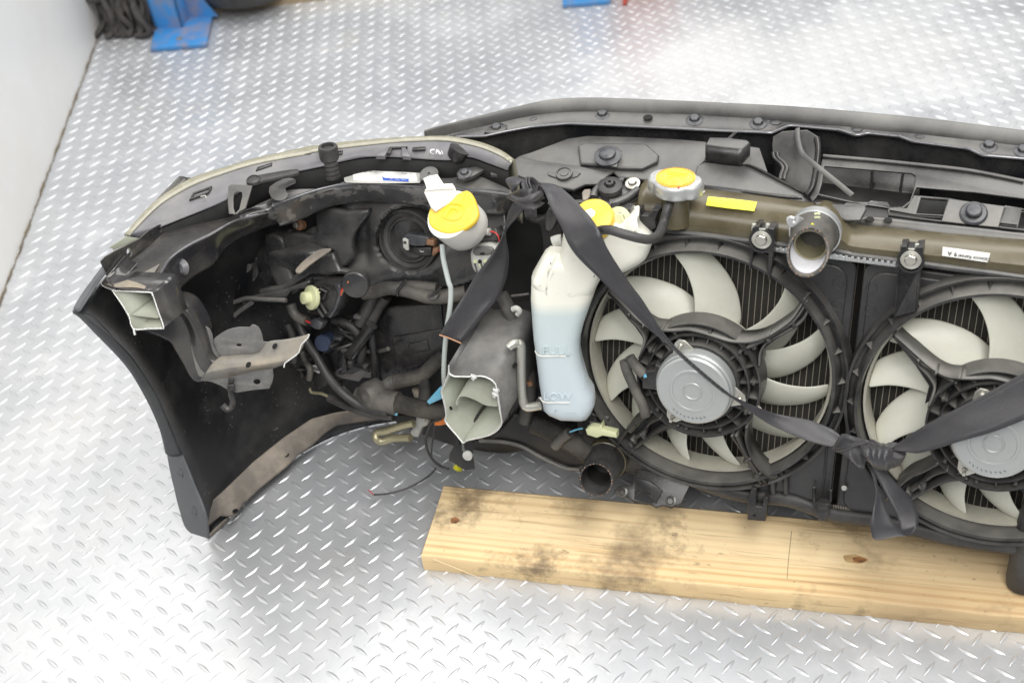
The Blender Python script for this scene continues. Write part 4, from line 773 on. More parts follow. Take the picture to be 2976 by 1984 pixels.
slab('hose_mark', h1, 'yellowlab', 'J', [(858, 850), (868, 836), (882, 850)], R(.09), .0006, .0001)
h2 = cuthose('lower_hose', pt('I', 1235, 740, R(.0)), pt('I', 1115, 985, R(.075)), .0262, 'cut black lower radiator hose stub above the pine board', 'olive', .004, 'rubber')
# ---------------------------------------------------------------- fan assembly
FX, FV, RO, RI = -.057, .2226, .178, .162
def circle3(x, v, r, k, n=72): return [RL(x+r*math.cos(2*math.pi*i/n), v+r*math.sin(2*math.pi*i/n), k) for i in range(n)]
def rrect(x0, v0, x1, v1, r, k):
    o = []
    for cx_, cv_, a0 in ((x1-r, v1-r, 0), (x0+r, v1-r, 90), (x0+r, v0+r, 180), (x1-r, v0+r, 270)):
        for i in range(5): a = math.radians(a0+i*22.5); o.append(RL(cx_+r*math.cos(a), cv_+r*math.sin(a), k))
    return o
def fan(dx, label):
    x0 = FX+dx
    plate = slab3('shroud_panel', FE, 'panel', [rrect(x0-.178, .030, x0+.1735, .392, .014, 0), circle3(x0, FV, RI+.012, 0)], R(0), .008, .003, label=label)
    slab3('panel_recess', plate, 'panel', [rrect(x0-.170, .040, x0+.164, .384, .02, .003), circle3(x0, FV, RI+.0135, .003)], R(.003), .005, .0025)
    prof = [(RI+.002, -.035), (RI, .020), (RI+.002, .0285), (RI+.0055, .029), (RI+.009, .020), (RI+.0105, .009), (RI+.016, .008), (RI+.0165, .017), (RI+.0200, .018), (RI+.0215, .004), (RI+.0225, -.004)]
    ring = lathe('fan_ring', FE, 'shroud', RL(x0, FV, 0), nr, prof, 96, sharp=50, xdir=ex, label=label.replace('panel', 'ring'))
    for i in range(26):
        a = 2*math.pi*(i+.3)/26; d = ex*math.cos(a)+upv*math.sin(a); t = -ex*math.sin(a)+upv*math.cos(a); c = RL(x0, FV, 0)
        vs = [c+d*(RI+.0045)+nr*.027, c+d*(RI+.0095)+nr*.0085+t*.004, c+d*(RI+.0165)+nr*.0165, c+d*(RI+.0095)+nr*.0085-t*.004, c+d*(RI+.0095)+nr*.007]
        link('ring_gusset', data(vs, [(0, 1, 2), (0, 2, 3), (0, 3, 4), (0, 4, 1), (1, 4, 2), (2, 4, 3)]), 'shroud', ring, smooth=False)
    hub = lathe('fan_hub', FE, 'blade', RL(x0, FV, 0), nr, [(.062, -.02), (.063, .008), (.058, .012), (0, .012)], 48)
    lathe('blade_ring', hub, 'bladering', RL(x0, FV, 0), nr, [(.1585, -.026), (.1600, .006), (.1570, .0065), (.1555, -.002), (.1555, -.026)], 90)
    prof_b = [(.34, 103, 38), (.42, 99, 44), (.52, 95, 53), (.62, 93.5, 60), (.72, 94, 68), (.82, 95, 75), (.90, 97, 81), (.975, 99, 87)]
    tmpl = []
    for fr, a1, a2 in prof_b:
        row = []
        for j in range(7):
            s = j/6; am = (a1+a2)/2; a = math.radians(am+(a1+(a2-a1)*s-am)*.92 - 90); rr = fr*.1605; tw = (.5-s)*.030*(1.15-.45*fr)
            row.append((rr, a, tw + .004*math.sin(math.pi*s) - .010))
        tmpl.append(row)
    vs0 = [(rr*math.cos(a), rr*math.sin(a), k) for row in tmpl for rr, a, k in row]; fs0 = [(j*7+i, j*7+i+1, (j+1)*7+i+1, (j+1)*7+i) for j in range(len(tmpl)-1) for i in range(6)]
    bme = data(vs0, fs0); bme.materials.append(M['blade']); bme.shade_smooth()
    rb = Matrix(((ex.x, upv.x, nr.x, 0), (ex.y, upv.y, nr.y, 0), (ex.z, upv.z, nr.z, 0), (0, 0, 0, 1)))
    for i, ang in enumerate((4, 47, 73, 107, 132, 158, 184, 224, 253, 282, 308)):
        o = bpy.data.objects.new('fan_blade', bme); COL.objects.link(o); o.rotation_euler = (rb @ Matrix.Rotation(math.radians(98+ang), 4, 'Z')).to_euler(); place(o, RL(x0, FV, 0), hub)
        md = o.modifiers.new('s', 'SOLIDIFY'); md.thickness = .002; md2 = o.modifiers.new('b', 'SUBSURF'); md2.levels = 1; md2.render_levels = 1
    # motor
    mo = RL(x0, FV, 0); mot = lathe('fan_motor', FE, 'motor', mo, nr, [(.050, .02), (.0505, .070), (.049, .0745), (.0475, .076), (.0465, .080), (.044, .0815), (.030, .0820), (.029, .0827), (.026, .0827), (.0255, .0818), (.0125, .0818), (.0115, .0832), (.0105, .0832), (.0095, .0822), (0, .0822)], 64, xdir=ex, sharp=25, label='round zinc fan motor of the '+label.split(' panel')[0].replace('black', '').strip()+' side')
    for a in (112, -8, -118):
        a = math.radians(a); d = ex*math.cos(a)+upv*math.sin(a); t = -ex*math.sin(a)+upv*math.cos(a); c = mo + nr*.066
        slab3('motor_lug', mot, 'zinc', [[c+d*.046+t*.016, c+d*.062+t*.007, c+d*.0655, c+d*.062-t*.007, c+d*.046-t*.016]], (c, nr), .003, .0006)
        bolt('lug_bolt', mot, 'zinc', c+d*.0575, nr, .0032, washer=False); tube('lug_stud', mot, 'zinc', [c+d*.0575, c+d*.0575+nr*.012], .0022, sm=0, ns=8)
    for i, a in enumerate(range(232, 300, 8)):   # stamped number along the lower rim
        a = math.radians(a); tube('stamped_number', mot, 'blacksteel', [mo+nr*.0822+(ex*math.cos(a)+upv*math.sin(a))*.037, mo+nr*.0822+(ex*math.cos(a+.05)+upv*math.sin(a+.05))*(.0395 if i % 2 else .0385)], .0004, sm=0, ns=4)
    # carrier: concentric ribs, spokes and four arms
    car = lathe('motor_carrier', FE, 'shroud', mo, nr, [(.0515, .018), (.052, .062), (.0545, .062), (.055, .034), (.0640, .034), (.0645, .058), (.0668, .058), (.0670, .034), (.0775, .034), (.078, .055), (.0805, .055), (.081, .02)], 72, xdir=ex, sharp=30, label='ribbed black plastic carrier holding the fan motor')
    for i in range(20):
        a = 2*math.pi*(i+.5)/20; d = ex*math.cos(a)+upv*math.sin(a); t = -ex*math.sin(a)+upv*math.cos(a); c = mo
        vs = [c+d*r_+t*s_*.0009+nr*k_ for r_, k_ in ((.053, .033), (.053, .057), (.0795, .052), (.0795, .033)) for s_ in (-1, 1)]
        link('carrier_rib', data(vs, [(0, 2, 3, 1), (2, 4, 5, 3), (0, 1, 7, 6), (1, 3, 5, 7), (0, 6, 4, 2)]), 'shroud', car, smooth=False)
        if i % 2 == 0: lathe('rib_pin', car, 'shroud', c+d*.0715+nr*.034, nr, [(.0026, 0), (.0024, .0225), (0, .023)], 8)
    def lp(pts, k0, k1):
        n = len(pts); return [pt(q[0], q[1], q[2], R(k0+(k1-k0)*i/(n-1))) + ex*dx for i, q in enumerate(pts)]
    arms = [
      ([('H', 1235, 325), ('H', 1340, 430), ('H', 1450, 540), ('H', 1560, 640), ('H', 1660, 700), ('H', 1760, 712)], .020, .060, 1.0),
      ([('H', 1760, 712), ('H', 1900, 712), ('K', 20, 1212), ('K', 200, 1258), ('K', 400, 1318), ('K', 560, 1328), ('K', 680, 1308), ('K', 790, 1262)], .060, .058, 1.0),
      ([('K', 790, 1262), ('K', 900, 1190), ('K', 1000, 1112), ('K', 1080, 1000), ('K', 1140, 895)], .058, .024, 1.0),
      ([('K', 560, 1390), ('K', 760, 1300), ('K', 880, 1225), ('K', 1010, 1140), ('K', 1100, 1030), ('K', 1160, 920)], .056, .024, .7),
      ([('K', 690, 1568), ('K', 700, 1440), ('K', 760, 1340), ('K', 880, 1270), ('K', 1030, 1185), ('K', 1120, 1105), ('K', 1182, 985)], .054, .024, 1.0),
      ([('H', 1250, 335), ('H', 1440, 560), ('H', 1580, 660), ('H', 1740, 760)], .020, .056, .7),
      ([('H', 1232, 335), ('H', 1430, 580), ('H', 1530, 690), ('H', 1585, 790), ('H', 1570, 880), ('H', 1535, 980)], .020, .052, 1.0),
      ([('M', 300, 400), ('M', 370, 500), ('M', 440, 620), ('M', 515, 748)], .054, .022, 1.0),
      ([('M', 330, 395), ('M', 400, 530), ('M', 475, 650), ('M', 548, 742)], .054, .022, .7),
      ([('M', 408, 340), ('M', 402, 430), ('M', 432, 530), ('M', 495, 630), ('M', 575, 690), ('M', 622, 695)], .054, .024, 1.0),
      ([('I', 1300, 690), ('I', 1360, 590), ('I', 1450, 470), ('I', 1560, 400), ('I', 1660, 320)], .024, .056, 1.0),
      ([('I', 1385, 690), ('I', 1540, 555), ('I', 1640, 440), ('I', 1745, 390)], .024, .056, .8),
      ([('I', 1430, 740), ('I', 1600, 600), ('I', 1710, 520), ('I', 1800, 480), ('I', 1920, 470)], .024, .054, 1.0)]
    for pts, k0, k1, dd in arms:
        wall('carrier_arm', car, 'shroud', lp(pts, k0, k1), -nr*(.034*dd), .0030)
    for (q0, q1, k) in ((('K', 990, 1120), ('K', 1035, 1180), .036), (('K', 745, 1290), ('K', 800, 1330), .052), (('H', 1430, 540), ('H', 1440, 590), .036), (('H', 1580, 650), ('H', 1560, 700), .048), (('M', 385, 590), ('M', 440, 560), .04), (('M', 450, 690), ('M', 520, 660), .03), (('I', 1540, 545), ('I', 1590, 595), .04), (('I', 1450, 590), ('I', 1500, 640), .034)):
        wall('arm_tie', car, 'shroud', lp([q0, q1], k, k), -nr*.022, .003, sm=0)
    for r_, x, y, k in (('K', 320, 1352, .05), ('K', 480, 1480, .05), ('K', 565, 1425, .05), ('K', 642, 1378, .05), ('M', 435, 615, .035), ('M', 482, 685, .03), ('I', 1455, 655, .03), ('I', 1575, 545, .045)):
        p = pt(r_, x, y, R(k))+ex*dx; lathe('rib_pin', car, 'shroud', p-nr*.02, nr, [(.0032, 0), (.0030, .0205), (0, .0212)], 10)
    for pts, k in (([('K', 480, 1400), ('K', 800, 1270), ('K', 1000, 1125), ('K', 1140, 905), ('K', 1185, 985), ('K', 1110, 1110), ('K', 880, 1280), ('K', 720, 1400), ('K', 690, 1540)], .024), ([('M', 300, 400), ('M', 405, 345), ('M', 430, 530), ('M', 610, 695), ('M', 520, 745)], .022), ([('I', 1350, 640), ('I', 1660, 340), ('I', 1850, 480), ('I', 1600, 600), ('I', 1430, 735)], .022), ([('H', 1240, 332), ('H', 1440, 555), ('H', 1700, 720), ('H', 1760, 800), ('H', 1560, 960), ('H', 1580, 790), ('H', 1430, 575)], .02)):
        slab3('arm_web', car, 'blackdeep', [[p+ex*dx for p in gp('K', pts, R(k-.004))]], R(k-.004), .0025, .0005)
    return plate, ring, car
fan(0, 'black fan shroud panel of the left fan')
mp_ = slab('motor_plug', FE, 'black', 'H', [(1560, 1110), (1680, 1090), (1690, 1035), (1755, 1065), (1730, 1180), (1745, 1310), (1680, 1290), (1560, 1280)], R(.07), .022, .003, label='black cable plug on the left fan motor')
slab('plug_wire', mp_, 'bluew', 'H', [(1568, 1140), (1600, 1130), (1612, 1165), (1580, 1172)], R(.071), .004, .001)
tube('plug_cable', mp_, 'conduit', gp('H', [(1390, 1000), (1410, 1080), (1460, 1200), (1520, 1330), (1570, 1430), (1600, 1540)], R(.068)), .0065, ns=10)
tube('plug_cable', mp_, 'conduit', gp('H', [(1440, 960), (1470, 1010), (1530, 1080), (1580, 1130)], R(.066)), .007, ns=10)
fan(.3595, 'black fan shroud panel of the right fan')
for r_, x, y in (('K', 1462, 752), ('K', 1452, 960), ('K', 1790, 792), ('K', 1775, 1006), ('K', 2142, 842)):
    c = pt(r_, x, y, R(.0032)); lathe('ejector_mark', FE, 'panel', c, nr, [(.0062, 0), (.0065, .0005), (.0068, 0)], 24)
# gap cover between panels and bolted hangers
for (bx, by, pts, hole) in ((515, 950, [(446, 880), (470, 862), (500, 858), (505, 885), (550, 890), (555, 875), (600, 880), (606, 905), (600, 1000), (575, 1230), (557, 1238), (562, 1052), (455, 1040), (435, 1172), (424, 1168), (440, 1000)], None),
                            (1560, 1090, [(1486, 1002), (1530, 1000), (1535, 1020), (1590, 1025), (1598, 1010), (1646, 1005), (1640, 1080), (1632, 1150), (1602, 1460), (1582, 1468), (1600, 1185), (1480, 1172), (1455, 1505), (1438, 1498), (1468, 1150), (1480, 1080)], None)):
    hg = slab('shroud_hanger', FE, 'black', 'J', pts, R(.034), .024, .0012, label='black plastic shroud hanger bolted to the tank, %s one' % ('left' if bx < 900 else 'right'))
    b_ = bolt('hanger_bolt', hg, 'zinc', pt('J', bx, by, R(.0342)), nr, .0070)
    for s_ in (-1, 1): tube('tank_pin', hg, 'palegrey', gp('J', [(bx+s_*48-5, by-105), (bx+s_*48-10, by-60)], R(.026)), .0025, ns=6)
    lathe('rubber_ring', hg, 'blackdeep', pt('J', bx, by+12, R(.034)), nr, [(.0155, 0), (.0155, .0012), (.0135, .0018), (.0125, .0018)], 24)
    slab('bolt_clip', hg, 'zinc', 'J', [(bx-20, by-72), (bx+25, by-70), (bx+25, by-58), (bx-20, by-60)], R(.036), .003, .0006)
# ---------------------------------------------------------------- grille top: rubber seal, bolted flange, inner face
SZ = .497
s_top = gp('N', [(88, 372), (300, 310), (600, 230), (800, 180), (1000, 130), (1200, 110), (1500, 110), (2000, 133), (2352, 148), ('J', 800, 45), ('J', 1600, 115), ('J', 2351, 208), ('J', 2800, 265)], Zp(SZ+.004))
s_bot = gp('N', [(110, 384), (300, 342), (600, 275), (800, 230), (1000, 196), (1200, 180), (1500, 180), (2000, 195), (2352, 215), ('J', 800, 115), ('J', 1600, 195), ('J', 2351, 285), ('J', 2800, 345)], Zp(SZ))
rt = resample(cat(s_top, 6), 90); rb_ = resample(cat(s_bot, 6), 90)
dr = [(a-b) for a, b in zip(rt, rb_)]
seal = loft('hood_seal', FE, 'rubgrey', [[b-ez*.006 for b in rb_], rb_, [b+d*.2+ez*.006 for b, d in zip(rb_, dr)], [b+d*.55+ez*.0085 for b, d in zip(rb_, dr)], [b+d*.9+ez*.004 for b, d in zip(rb_, dr)], rt, [a-ez*.012+d*.05 for a, d in zip(rt, dr)], [a-ez*.03+d*.02 for a, d in zip(rt, dr)]], n=0, sub=3, th=.002, label='long grey rubber hood seal along the grille top')
f_hi = gp('N', [(110, 384), (300, 345), (600, 278), (800, 233), (1000, 198), (1200, 182), (1500, 182), (2000, 197), (2352, 217), ('J', 800, 117), ('J', 1600, 198), ('J', 2351, 290), ('J', 2800, 348)], Zp(SZ-.002))
f_lo = gp('N', [(330, 388), (420, 386), (540, 384), (720, 345), (900, 312), (1180, 287), (1500, 300), (2000, 325), (2352, 345), ('J', 480, 205), ('J', 585, 212), ('J', 710, 158), ('J', 1060, 190), ('J', 1180, 230), ('J', 1260, 212), ('J', 1480, 235), ('J', 1570, 270), ('J', 1960, 320), ('J', 2060, 368), ('J', 2351, 392), ('J', 2800, 440)], Zp(SZ-.006))
fh = resample(cat(f_hi, 6), 130); flw = resample(f_lo, 130)
fln = loft('grille_flange', FE, 'greyplastic', [fh, [a.lerp(b, .3)-ez*.003 for a, b in zip(fh, flw)], [a.lerp(b, .9)-ez*.003 for a, b in zip(fh, flw)], flw], n=0, sub=2, th=.002, label='dusty black bolted flange below the hood seal')
tube('flange_edge_highlight', fln, 'edge', [p+ez*.0005 for p in flw], .0020, sm=0, ns=8)  # lightened tube paints the glossy highlight under the flange
loft('grille_back', FE, 'greyplastic', [flw, [p-ez*.02+fw*.012 for p in flw], [p-ez*.13+fw*.02 for p in flw]], n=0, sub=3, th=.002, label='dark inner face of the grille below the flange')
for r_, x, y, b_ in (('N', 635, 325, 1), ('N', 1440, 220, 1), ('N', 2140, 260, 1), ('J', 40, 118, 0), ('J', 490, 145, 1), ('J', 2105, 302, 1), ('J', 2345, 335, 1)):
    if b_: bolt('flange_bolt', fln, 'blacksteel', pt(r_, x, y, Zp(SZ-.006)), ez+nr*.15, .0068)
for r_, x, y in (('N', 908, 248), ('N', 1115, 213), ('N', 1295, 205), ('N', 1620, 212), ('N', 1963, 228), ('N', 360, 355), ('J', 612, 133), ('J', 1182, 182), ('J', 1622, 228), ('J', 2255, 297)):
    lathe('push_rivet', fln, 'blacksteel', pt(r_, x, y, Zp(SZ-.007)), ez+nr*.1, [(.0085, 0), (.008, .0025), (.004, .0034), (0, .0036)], 18)
lathe('round_hole_shade', fln, 'void', pt('N', 1785, 240, Zp(SZ-.003)), ez, [(.0065, 0), (.006, .001), (0, .0005)], 14)  # black disc stands for a shaded hole in the flange
slab('flange_plate', fln, 'greyplastic', 'N', [(540, 350), (590, 310), (680, 292), (715, 298), (700, 335), (640, 352)], Zp(SZ-.0035), .003, .001, sm=2)
for x in (1440, 1780):
    slab('mould_knob', fln, 'greyplastic', 'N', [(x-30, 300), (x+30, 305), (x+22, 345), (x-18, 345)], Vp(.29), .01, .003)
# ---------------------------------------------------------------- plastic top covers
cov = PL(pt('N', 1500, 580, Zp(.468)), ez + nr*.22)
def CV(k): return (cov[0]+cov[1]*k, cov[1])
cover = slab('top_cover', FE, 'greyplastic', 'N', [(676, 630), (750, 565), (812, 526), (900, 500), (1180, 395), (1330, 375), (1700, 385), (2000, 400), (2230, 420), (2230, 560), (2130, 720), (2060, 738), (1800, 715), (1560, 690), (1520, 650), (1400, 740), (1310, 742), (1220, 782), (1180, 785), (1000, 745), (850, 700), (690, 655)], CV(0), .006, .002, label='dusty grey plastic top cover between headlamp and radiator')
slab('cover_wing', cover, 'greyplastic', 'N', [(676, 632), (752, 566), (815, 528), (930, 560), (1250, 600), (1420, 640), (1505, 660), (1400, 742), (1310, 744), (1220, 784), (1000, 748), (850, 704)], CV(.006), .006, .0025)
slab('cover_plateau', cover, 'greyplastic', 'N', [(1250, 450), (1310, 425), (1770, 432), (1870, 520), (1860, 570), (1740, 625), (1560, 620), (1400, 600), (1270, 590)], CV(.007), .008, .004, sharp=60, res=3)
slab('cover_pad', cover, 'greyplastic', 'N', [(1400, 590), (1450, 490), (1582, 488), (1548, 615)], CV(.0125), .004, .0012)
bolt('cover_clip', cover, 'blacksteel', pt('N', 1480, 535, CV(.013)), cov[1], .0105, hx=False); lathe('clip_top', cover, 'blacksteel', pt('N', 1480, 535, CV(.013)), cov[1], [(.0115, .003), (.0108, .0075), (.0085, .009), (0, .009)], 20)
slab('clip_recess', cover, 'greyplastic', 'N', [(1020, 655), (1250, 650), (1262, 670), (1220, 692), (1080, 695)], CV(.008), .003, .001, sm=2)
lathe('cover_rivet', cover, 'greyplastic', pt('N', 1150, 672, CV(.008)), cov[1], [(.0115, 0), (.011, .003), (.009, .0035), (.0085, .0025), (.006, .0025), (.0055, .0035), (0, .0038)], 24)
# stepped air duct box
dz = Zp(.475)
d0 = slab('air_duct', FE, 'greyplastic', 'J', [(40, 520), (60, 440), (110, 400), (400, 425), (560, 490), (810, 640), (800, 660), (640, 648), (70, 570)], PL(pt('J', 400, 540, Zp(.482)), ez+nr*.12), .006, .0025, label='stepped black plastic air duct beside the pressure cap')
Dp = Vp(0)
a_ = pt('J', 70, 572, PL(pt('J', 400, 540, Zp(.482)), ez+nr*.12)); b_ = pt('J', 805, 655, PL(pt('J', 400, 540, Zp(.482)), ez+nr*.12))
c_ = pt('J', 885, 735, R(-.03))
loft('duct_front', d0, 'black', [[a_-ex*.03, a_, a_.lerp(b_, .5), b_, b_+ex*.022-ez*.02], [a_-ex*.03-ez*.035, a_-ez*.035, a_.lerp(b_, .5)-ez*.036, b_-ez*.036, b_+ex*.026-ez*.045]], n=20, th=.002, csm=False, sm=False)
bx = PL(pt('J', 270, 300, Zp(.510)), ez+nr*.1)
slab('duct_box', d0, 'greyplastic', 'J', [(150, 238), (270, 240), (410, 256), (432, 275), (380, 322), (250, 308), (122, 290)], bx, .004, .0015)
q = [pt('J', x, y, bx) for x, y in ((122, 292), (250, 310), (378, 322), (432, 278))]
loft('box_front', d0, 'black', [q, [p-ez*.03+nr*.002 for p in q]], n=16, th=.002, csm=False, sm=False)
slab('duct_slope', d0, 'greyplastic', 'J', [(62, 445), (118, 392), (380, 398), (430, 300), (500, 312), (560, 490), (400, 428), (110, 402)], PL(pt('J', 300, 420, Zp(.488)), ez+nr*.45), .004, .0015)
for p_, q_ in (([(408, 430), (480, 455), (640, 540), (812, 628)], 0),): tube('duct_rib', d0, 'black', gp('J', p_, PL(pt('J', 400, 540, Zp(.484)), ez+nr*.12)), .0018, ns=6)
# tall deflector panel
dpn = PL(pt('J', 760, 430, Zp(.47)), nr*.9+ez*.6-ex*.2)
dfl = slab('air_deflector', FE, 'greyplastic', 'J', [(592, 232), (660, 195), (830, 185), (905, 230), (915, 320), (905, 420), (880, 560), (845, 632), (800, 630), (630, 520), (650, 440), (592, 370), (585, 300)], dpn, .004, .0015, label='upright grey air deflector behind the duct')
for off in (0, 28): tube('deflector_rib', dfl, 'greyplastic', gp('J', [(595+off, 345), (605+off, 385), (645+off, 420), (665+off, 455), (650+off, 500), (645+off, 530)], (dpn[0]+dpn[1]*.001, dpn[1])), .0028, ns=8)
tube('deflector_rib', dfl, 'black', gp('J', [(900, 240), (912, 330), (890, 500), (868, 590), (835, 640)], (dpn[0]+dpn[1]*.002, dpn[1])), .004, ns=8)
# bent metal hood prop strap
pr = [pt('J', 765, 178, Zp(.505)), pt('J', 770, 260, Zp(.50)), pt('J', 800, 352, Zp(.495)), pt('J', 880, 425, Zp(.49)), pt('J', 1010, 530, Zp(.487)), pt('J', 1150, 645, Zp(.48))]
prop = tube('prop_strap', FE, 'greyplastic', pr, .0034, flat=.35, sm=5, label='bent metal strap reaching over the grille opening')
# grille opening panel with window and shelf
gpn = PL(pt('J', 1500, 600, Zp(.455)), nr*.55+ez*.85)
def GPn(k): return (gpn[0]+gpn[1]*k, gpn[1])
gpl = slab('grille_panel', FE, 'greyplastic', 'J', [(945, 368), (1300, 400), (1700, 440), (2000, 475), (2351, 545), (2700, 600), (2700, 720), (2351, 670), (2000, 625), (1600, 590), (1580, 640), (1560, 690), (1500, 735), (1410, 735), (1390, 700), (1280, 690), (1250, 720), (1150, 695), (910, 640), (900, 660), (870, 690), (845, 655), (880, 560), (925, 440)], GPn(0), .004, .0015, holes=[[(955, 440), (1280, 468), (1560, 492), (1590, 510), (1578, 600), (1550, 690), (1500, 728), (1410, 728), (1300, 690), (1150, 688), (915, 635), (940, 560)]], label='dusty grey panel with a large rounded window behind the radiator')
tube('panel_fold', gpl, 'greyplastic', gp('J', [(945, 372), (1300, 402), (1700, 442), (2000, 478), (2351, 548)], GPn(.002)), .003, ns=8)
slab('window_back', gpl, 'black', 'J', [(930, 420), (1620, 480), (1620, 780), (880, 720)], GPn(-.03), .003, .0005)
for a in ([(1290, 470), (1285, 560), (1275, 640)], [(1505, 490), (1490, 590), (1480, 680)]): tube('window_rib', gpl, 'void', gp('J', a, GPn(-.027)), .0016, ns=6)
for x, y in ((1265, 650), (1485, 660)): slab('window_catch', gpl, 'void', 'J', [(x-22, y), (x+8, y-12), (x+18, y+30), (x-14, y+36)], GPn(-.026), .004, .001)
tube('window_scratch', gpl, 'void', gp('J', [(1305, 555), (1290, 590), (1275, 630)], GPn(-.0285)), .0012, ns=5)
# shelf with square windows and clips
shp = PL(pt('J', 1800, 780, Zp(.462)), ez+nr*.5)
def SH(k): return (shp[0]+shp[1]*k, shp[1])
shf = slab('grille_shelf', FE, 'greyplastic', 'J', [(1395, 740), (1420, 728), (1530, 732), (1580, 640), (1820, 660), (2000, 690), (2230, 720), (2351, 735), (2700, 780), (2700, 950), (2351, 892), (2180, 872), (1770, 830), (1400, 785)], SH(0), .006, .002, holes=[[(1632, 660), (1815, 675), (1785, 778), (1600, 768)], [(2228, 728), (2322, 742), (2300, 840), (2200, 828)]], label='grey plastic shelf with square openings behind the tank')
slab('shelf_pad', shf, 'dusty', 'J', [(1825, 672), (2000, 690), (2215, 720), (2172, 868), (1772, 826)], SH(.003), .003, .001)
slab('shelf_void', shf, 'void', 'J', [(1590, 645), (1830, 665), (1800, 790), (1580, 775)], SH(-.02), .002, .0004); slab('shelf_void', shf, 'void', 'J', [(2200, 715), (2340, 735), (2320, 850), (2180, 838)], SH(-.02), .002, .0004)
cpp = pt('J', 1998, 775, SH(.003)); cc = lathe('shelf_clip', shf, 'blacksteel', cpp, shp[1], [(.0165, 0), (.0165, .002), (.0145, .004), (.010, .0045), (.0095, .010), (.008, .0115), (0, .0118)], 24)
slab('tank_saddle', FE, 'greyplastic', 'J', [(880, 690), (975, 690), (985, 705), (1090, 705), (1105, 690), (1240, 705), (1250, 740), (1205, 820), (1100, 820), (1050, 800), (960, 720), (900, 720)], PL(pt('J', 1080, 750, R(-.02)), ez+nr*.5), .006, .0022, label='grey plastic saddle behind the upper hose')
0 and lathe('saddle_loop', FE, 'greyplastic', pt('J', 1340, 745, SH(-.006)), shp[1], [(.018, -.01), (.019, .006), (.0165, .008), (.0155, -.01)], 26)
# upper crossmember behind tank
xm0 = gp('J', [(1210, 810), (1260, 795), (1600, 830), (2000, 872), (2351, 912), (2700, 950)], Zp(.462)); xm1 = gp('J', [(1150, 850), (1400, 870), (1700, 915), (2000, 945), (2351, 985), (2700, 1020)], Zp(.452)); xm2 = [p-ez*.03 for p in xm1]
xm = loft('crossmember', FE, 'dusty', [xm0, [a.lerp(b, .5) for a, b in zip(xm0, xm1)], xm1, xm2], n=30, sub=2, th=.002, label='dusty upper crossmember running behind the tank')
for x, y in ((1272, 822), (1398, 829)): lathe('bolt_hole_shade', xm, 'void', pt('J', x, y, Zp(.4605))+ez*.002, ez, [(.0052, 0), (.005, .0006), (0, .0004)], 14)  # holes painted on as black discs, dark like shade
# dark liner between covers and core so the nose is closed
loft('core_support', FE, 'blackdeep', [[RL(x, .40, -.06) for x in (-.27, .0, .3, .6)], [RL(x, .40, -.06)+fw*.10+ez*.0 for x in (-.27, .0, .3, .6)]], n=10, th=.003, csm=False)
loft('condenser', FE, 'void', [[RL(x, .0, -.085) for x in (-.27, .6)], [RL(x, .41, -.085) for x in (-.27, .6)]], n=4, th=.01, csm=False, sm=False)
# radiator mount rubber next to strap
mr = PL(pt('G', 1265, 540, Zp(.482)), ez+nr*.15)
mt_ = slab('mount_plate', FE, 'greyplastic', 'G', [(1075, 600), (1085, 540), (1180, 430), (1240, 425), (1350, 440), (1400, 455), (1530, 505), (1545, 540), (1500, 580), (1400, 640), (1300, 660), (1200, 655), (1090, 620)], mr, .004, .0015, sm=2, label='radiator mount plate with round rubber beside the strap')
tube('plate_rib', mt_, 'greyplastic', gp('G', [(1250, 640), (1330, 625), (1430, 580), (1530, 510)], (mr[0]+mr[1]*.003, mr[1])), .0055, ns=10); tube('plate_rib', mt_, 'greyplastic', gp('G', [(1090, 590), (1110, 530), (1190, 440)], (mr[0]+mr[1]*.003, mr[1])), .0055, ns=10); tube('plate_rib', mt_, 'greyplastic', gp('G', [(1330, 440), (1360, 425), (1390, 430)], (mr[0]+mr[1]*.003, mr[1])), .005, ns=10)
mc = pt('G', 1262, 545, mr); lathe('mount_rubber', mt_, 'rubber', mc, mr[1], [(.0145, 0), (.0135, .006), (.0155, .008), (.0155, .0145), (.013, .016), (.0075, .0165), (.007, .0135), (.0055, .0135), (.005, .020), (.0022, .0205), (.002, .018), (0, .018)], 30)
bolt('mount_bolt', mt_, 'zinc', pt('G', 1475, 470, mr)+mr[1]*.004, ez+nr*.3, .0055)
slab('mount_tab', mt_, 'beige', 'G', [(975, 530), (1000, 500), (1060, 495), (1070, 560), (1030, 600), (985, 620)], (mr[0]-mr[1]*.006, mr[1]), .01, .002)
slab('core_end_tank', FE, 'olive', 'G', [(1410, 690), (1480, 640), (1740, 555), (1745, 640), (1640, 700), (1630, 660), (1470, 720)], R(-.01), .02, .003, label='olive end of the radiator tank under the mount')
slab('tank_side', FE, 'olive', 'G', [(1628, 640), (1740, 580), (1745, 700), (1632, 740)], R(-.004), .02, .003)
slab('hose_holder', FE, 'black', 'G', [(1460, 720), (1540, 705), (1560, 760), (1620, 765), (1660, 705), (1735, 705), (1690, 800), (1700, 880), (1640, 920), (1530, 930), (1525, 780)], R(.03), .03, .002, label='black plastic hose holder beside the coolant bottle')
brg = bolt('bottle_bolt', FE, 'palecap', pt('G', 1340, 790, R(.055)), nr+ez*.3, .0085); slab('bolt_frame', brg, 'black', 'G', [(1252, 690), (1320, 680), (1335, 740), (1380, 735), (1375, 690), (1450, 690), (1445, 740), (1420, 810), (1390, 750), (1290, 760), (1260, 790)], R(.05), .02, .002)
for i in range(6): slab('slot_rib', brg, 'black', 'G', [(985+i*48, 668), (1000+i*48, 668), (1000+i*48, 745), (985+i*48, 745)], R(.02), .01, .001)
slab('slot_strip', FE, 'greyplastic', 'G', [(640, 640), (940, 625), (1250, 660), (1255, 690), (960, 665), (660, 690)], R(.03), .01, .002)
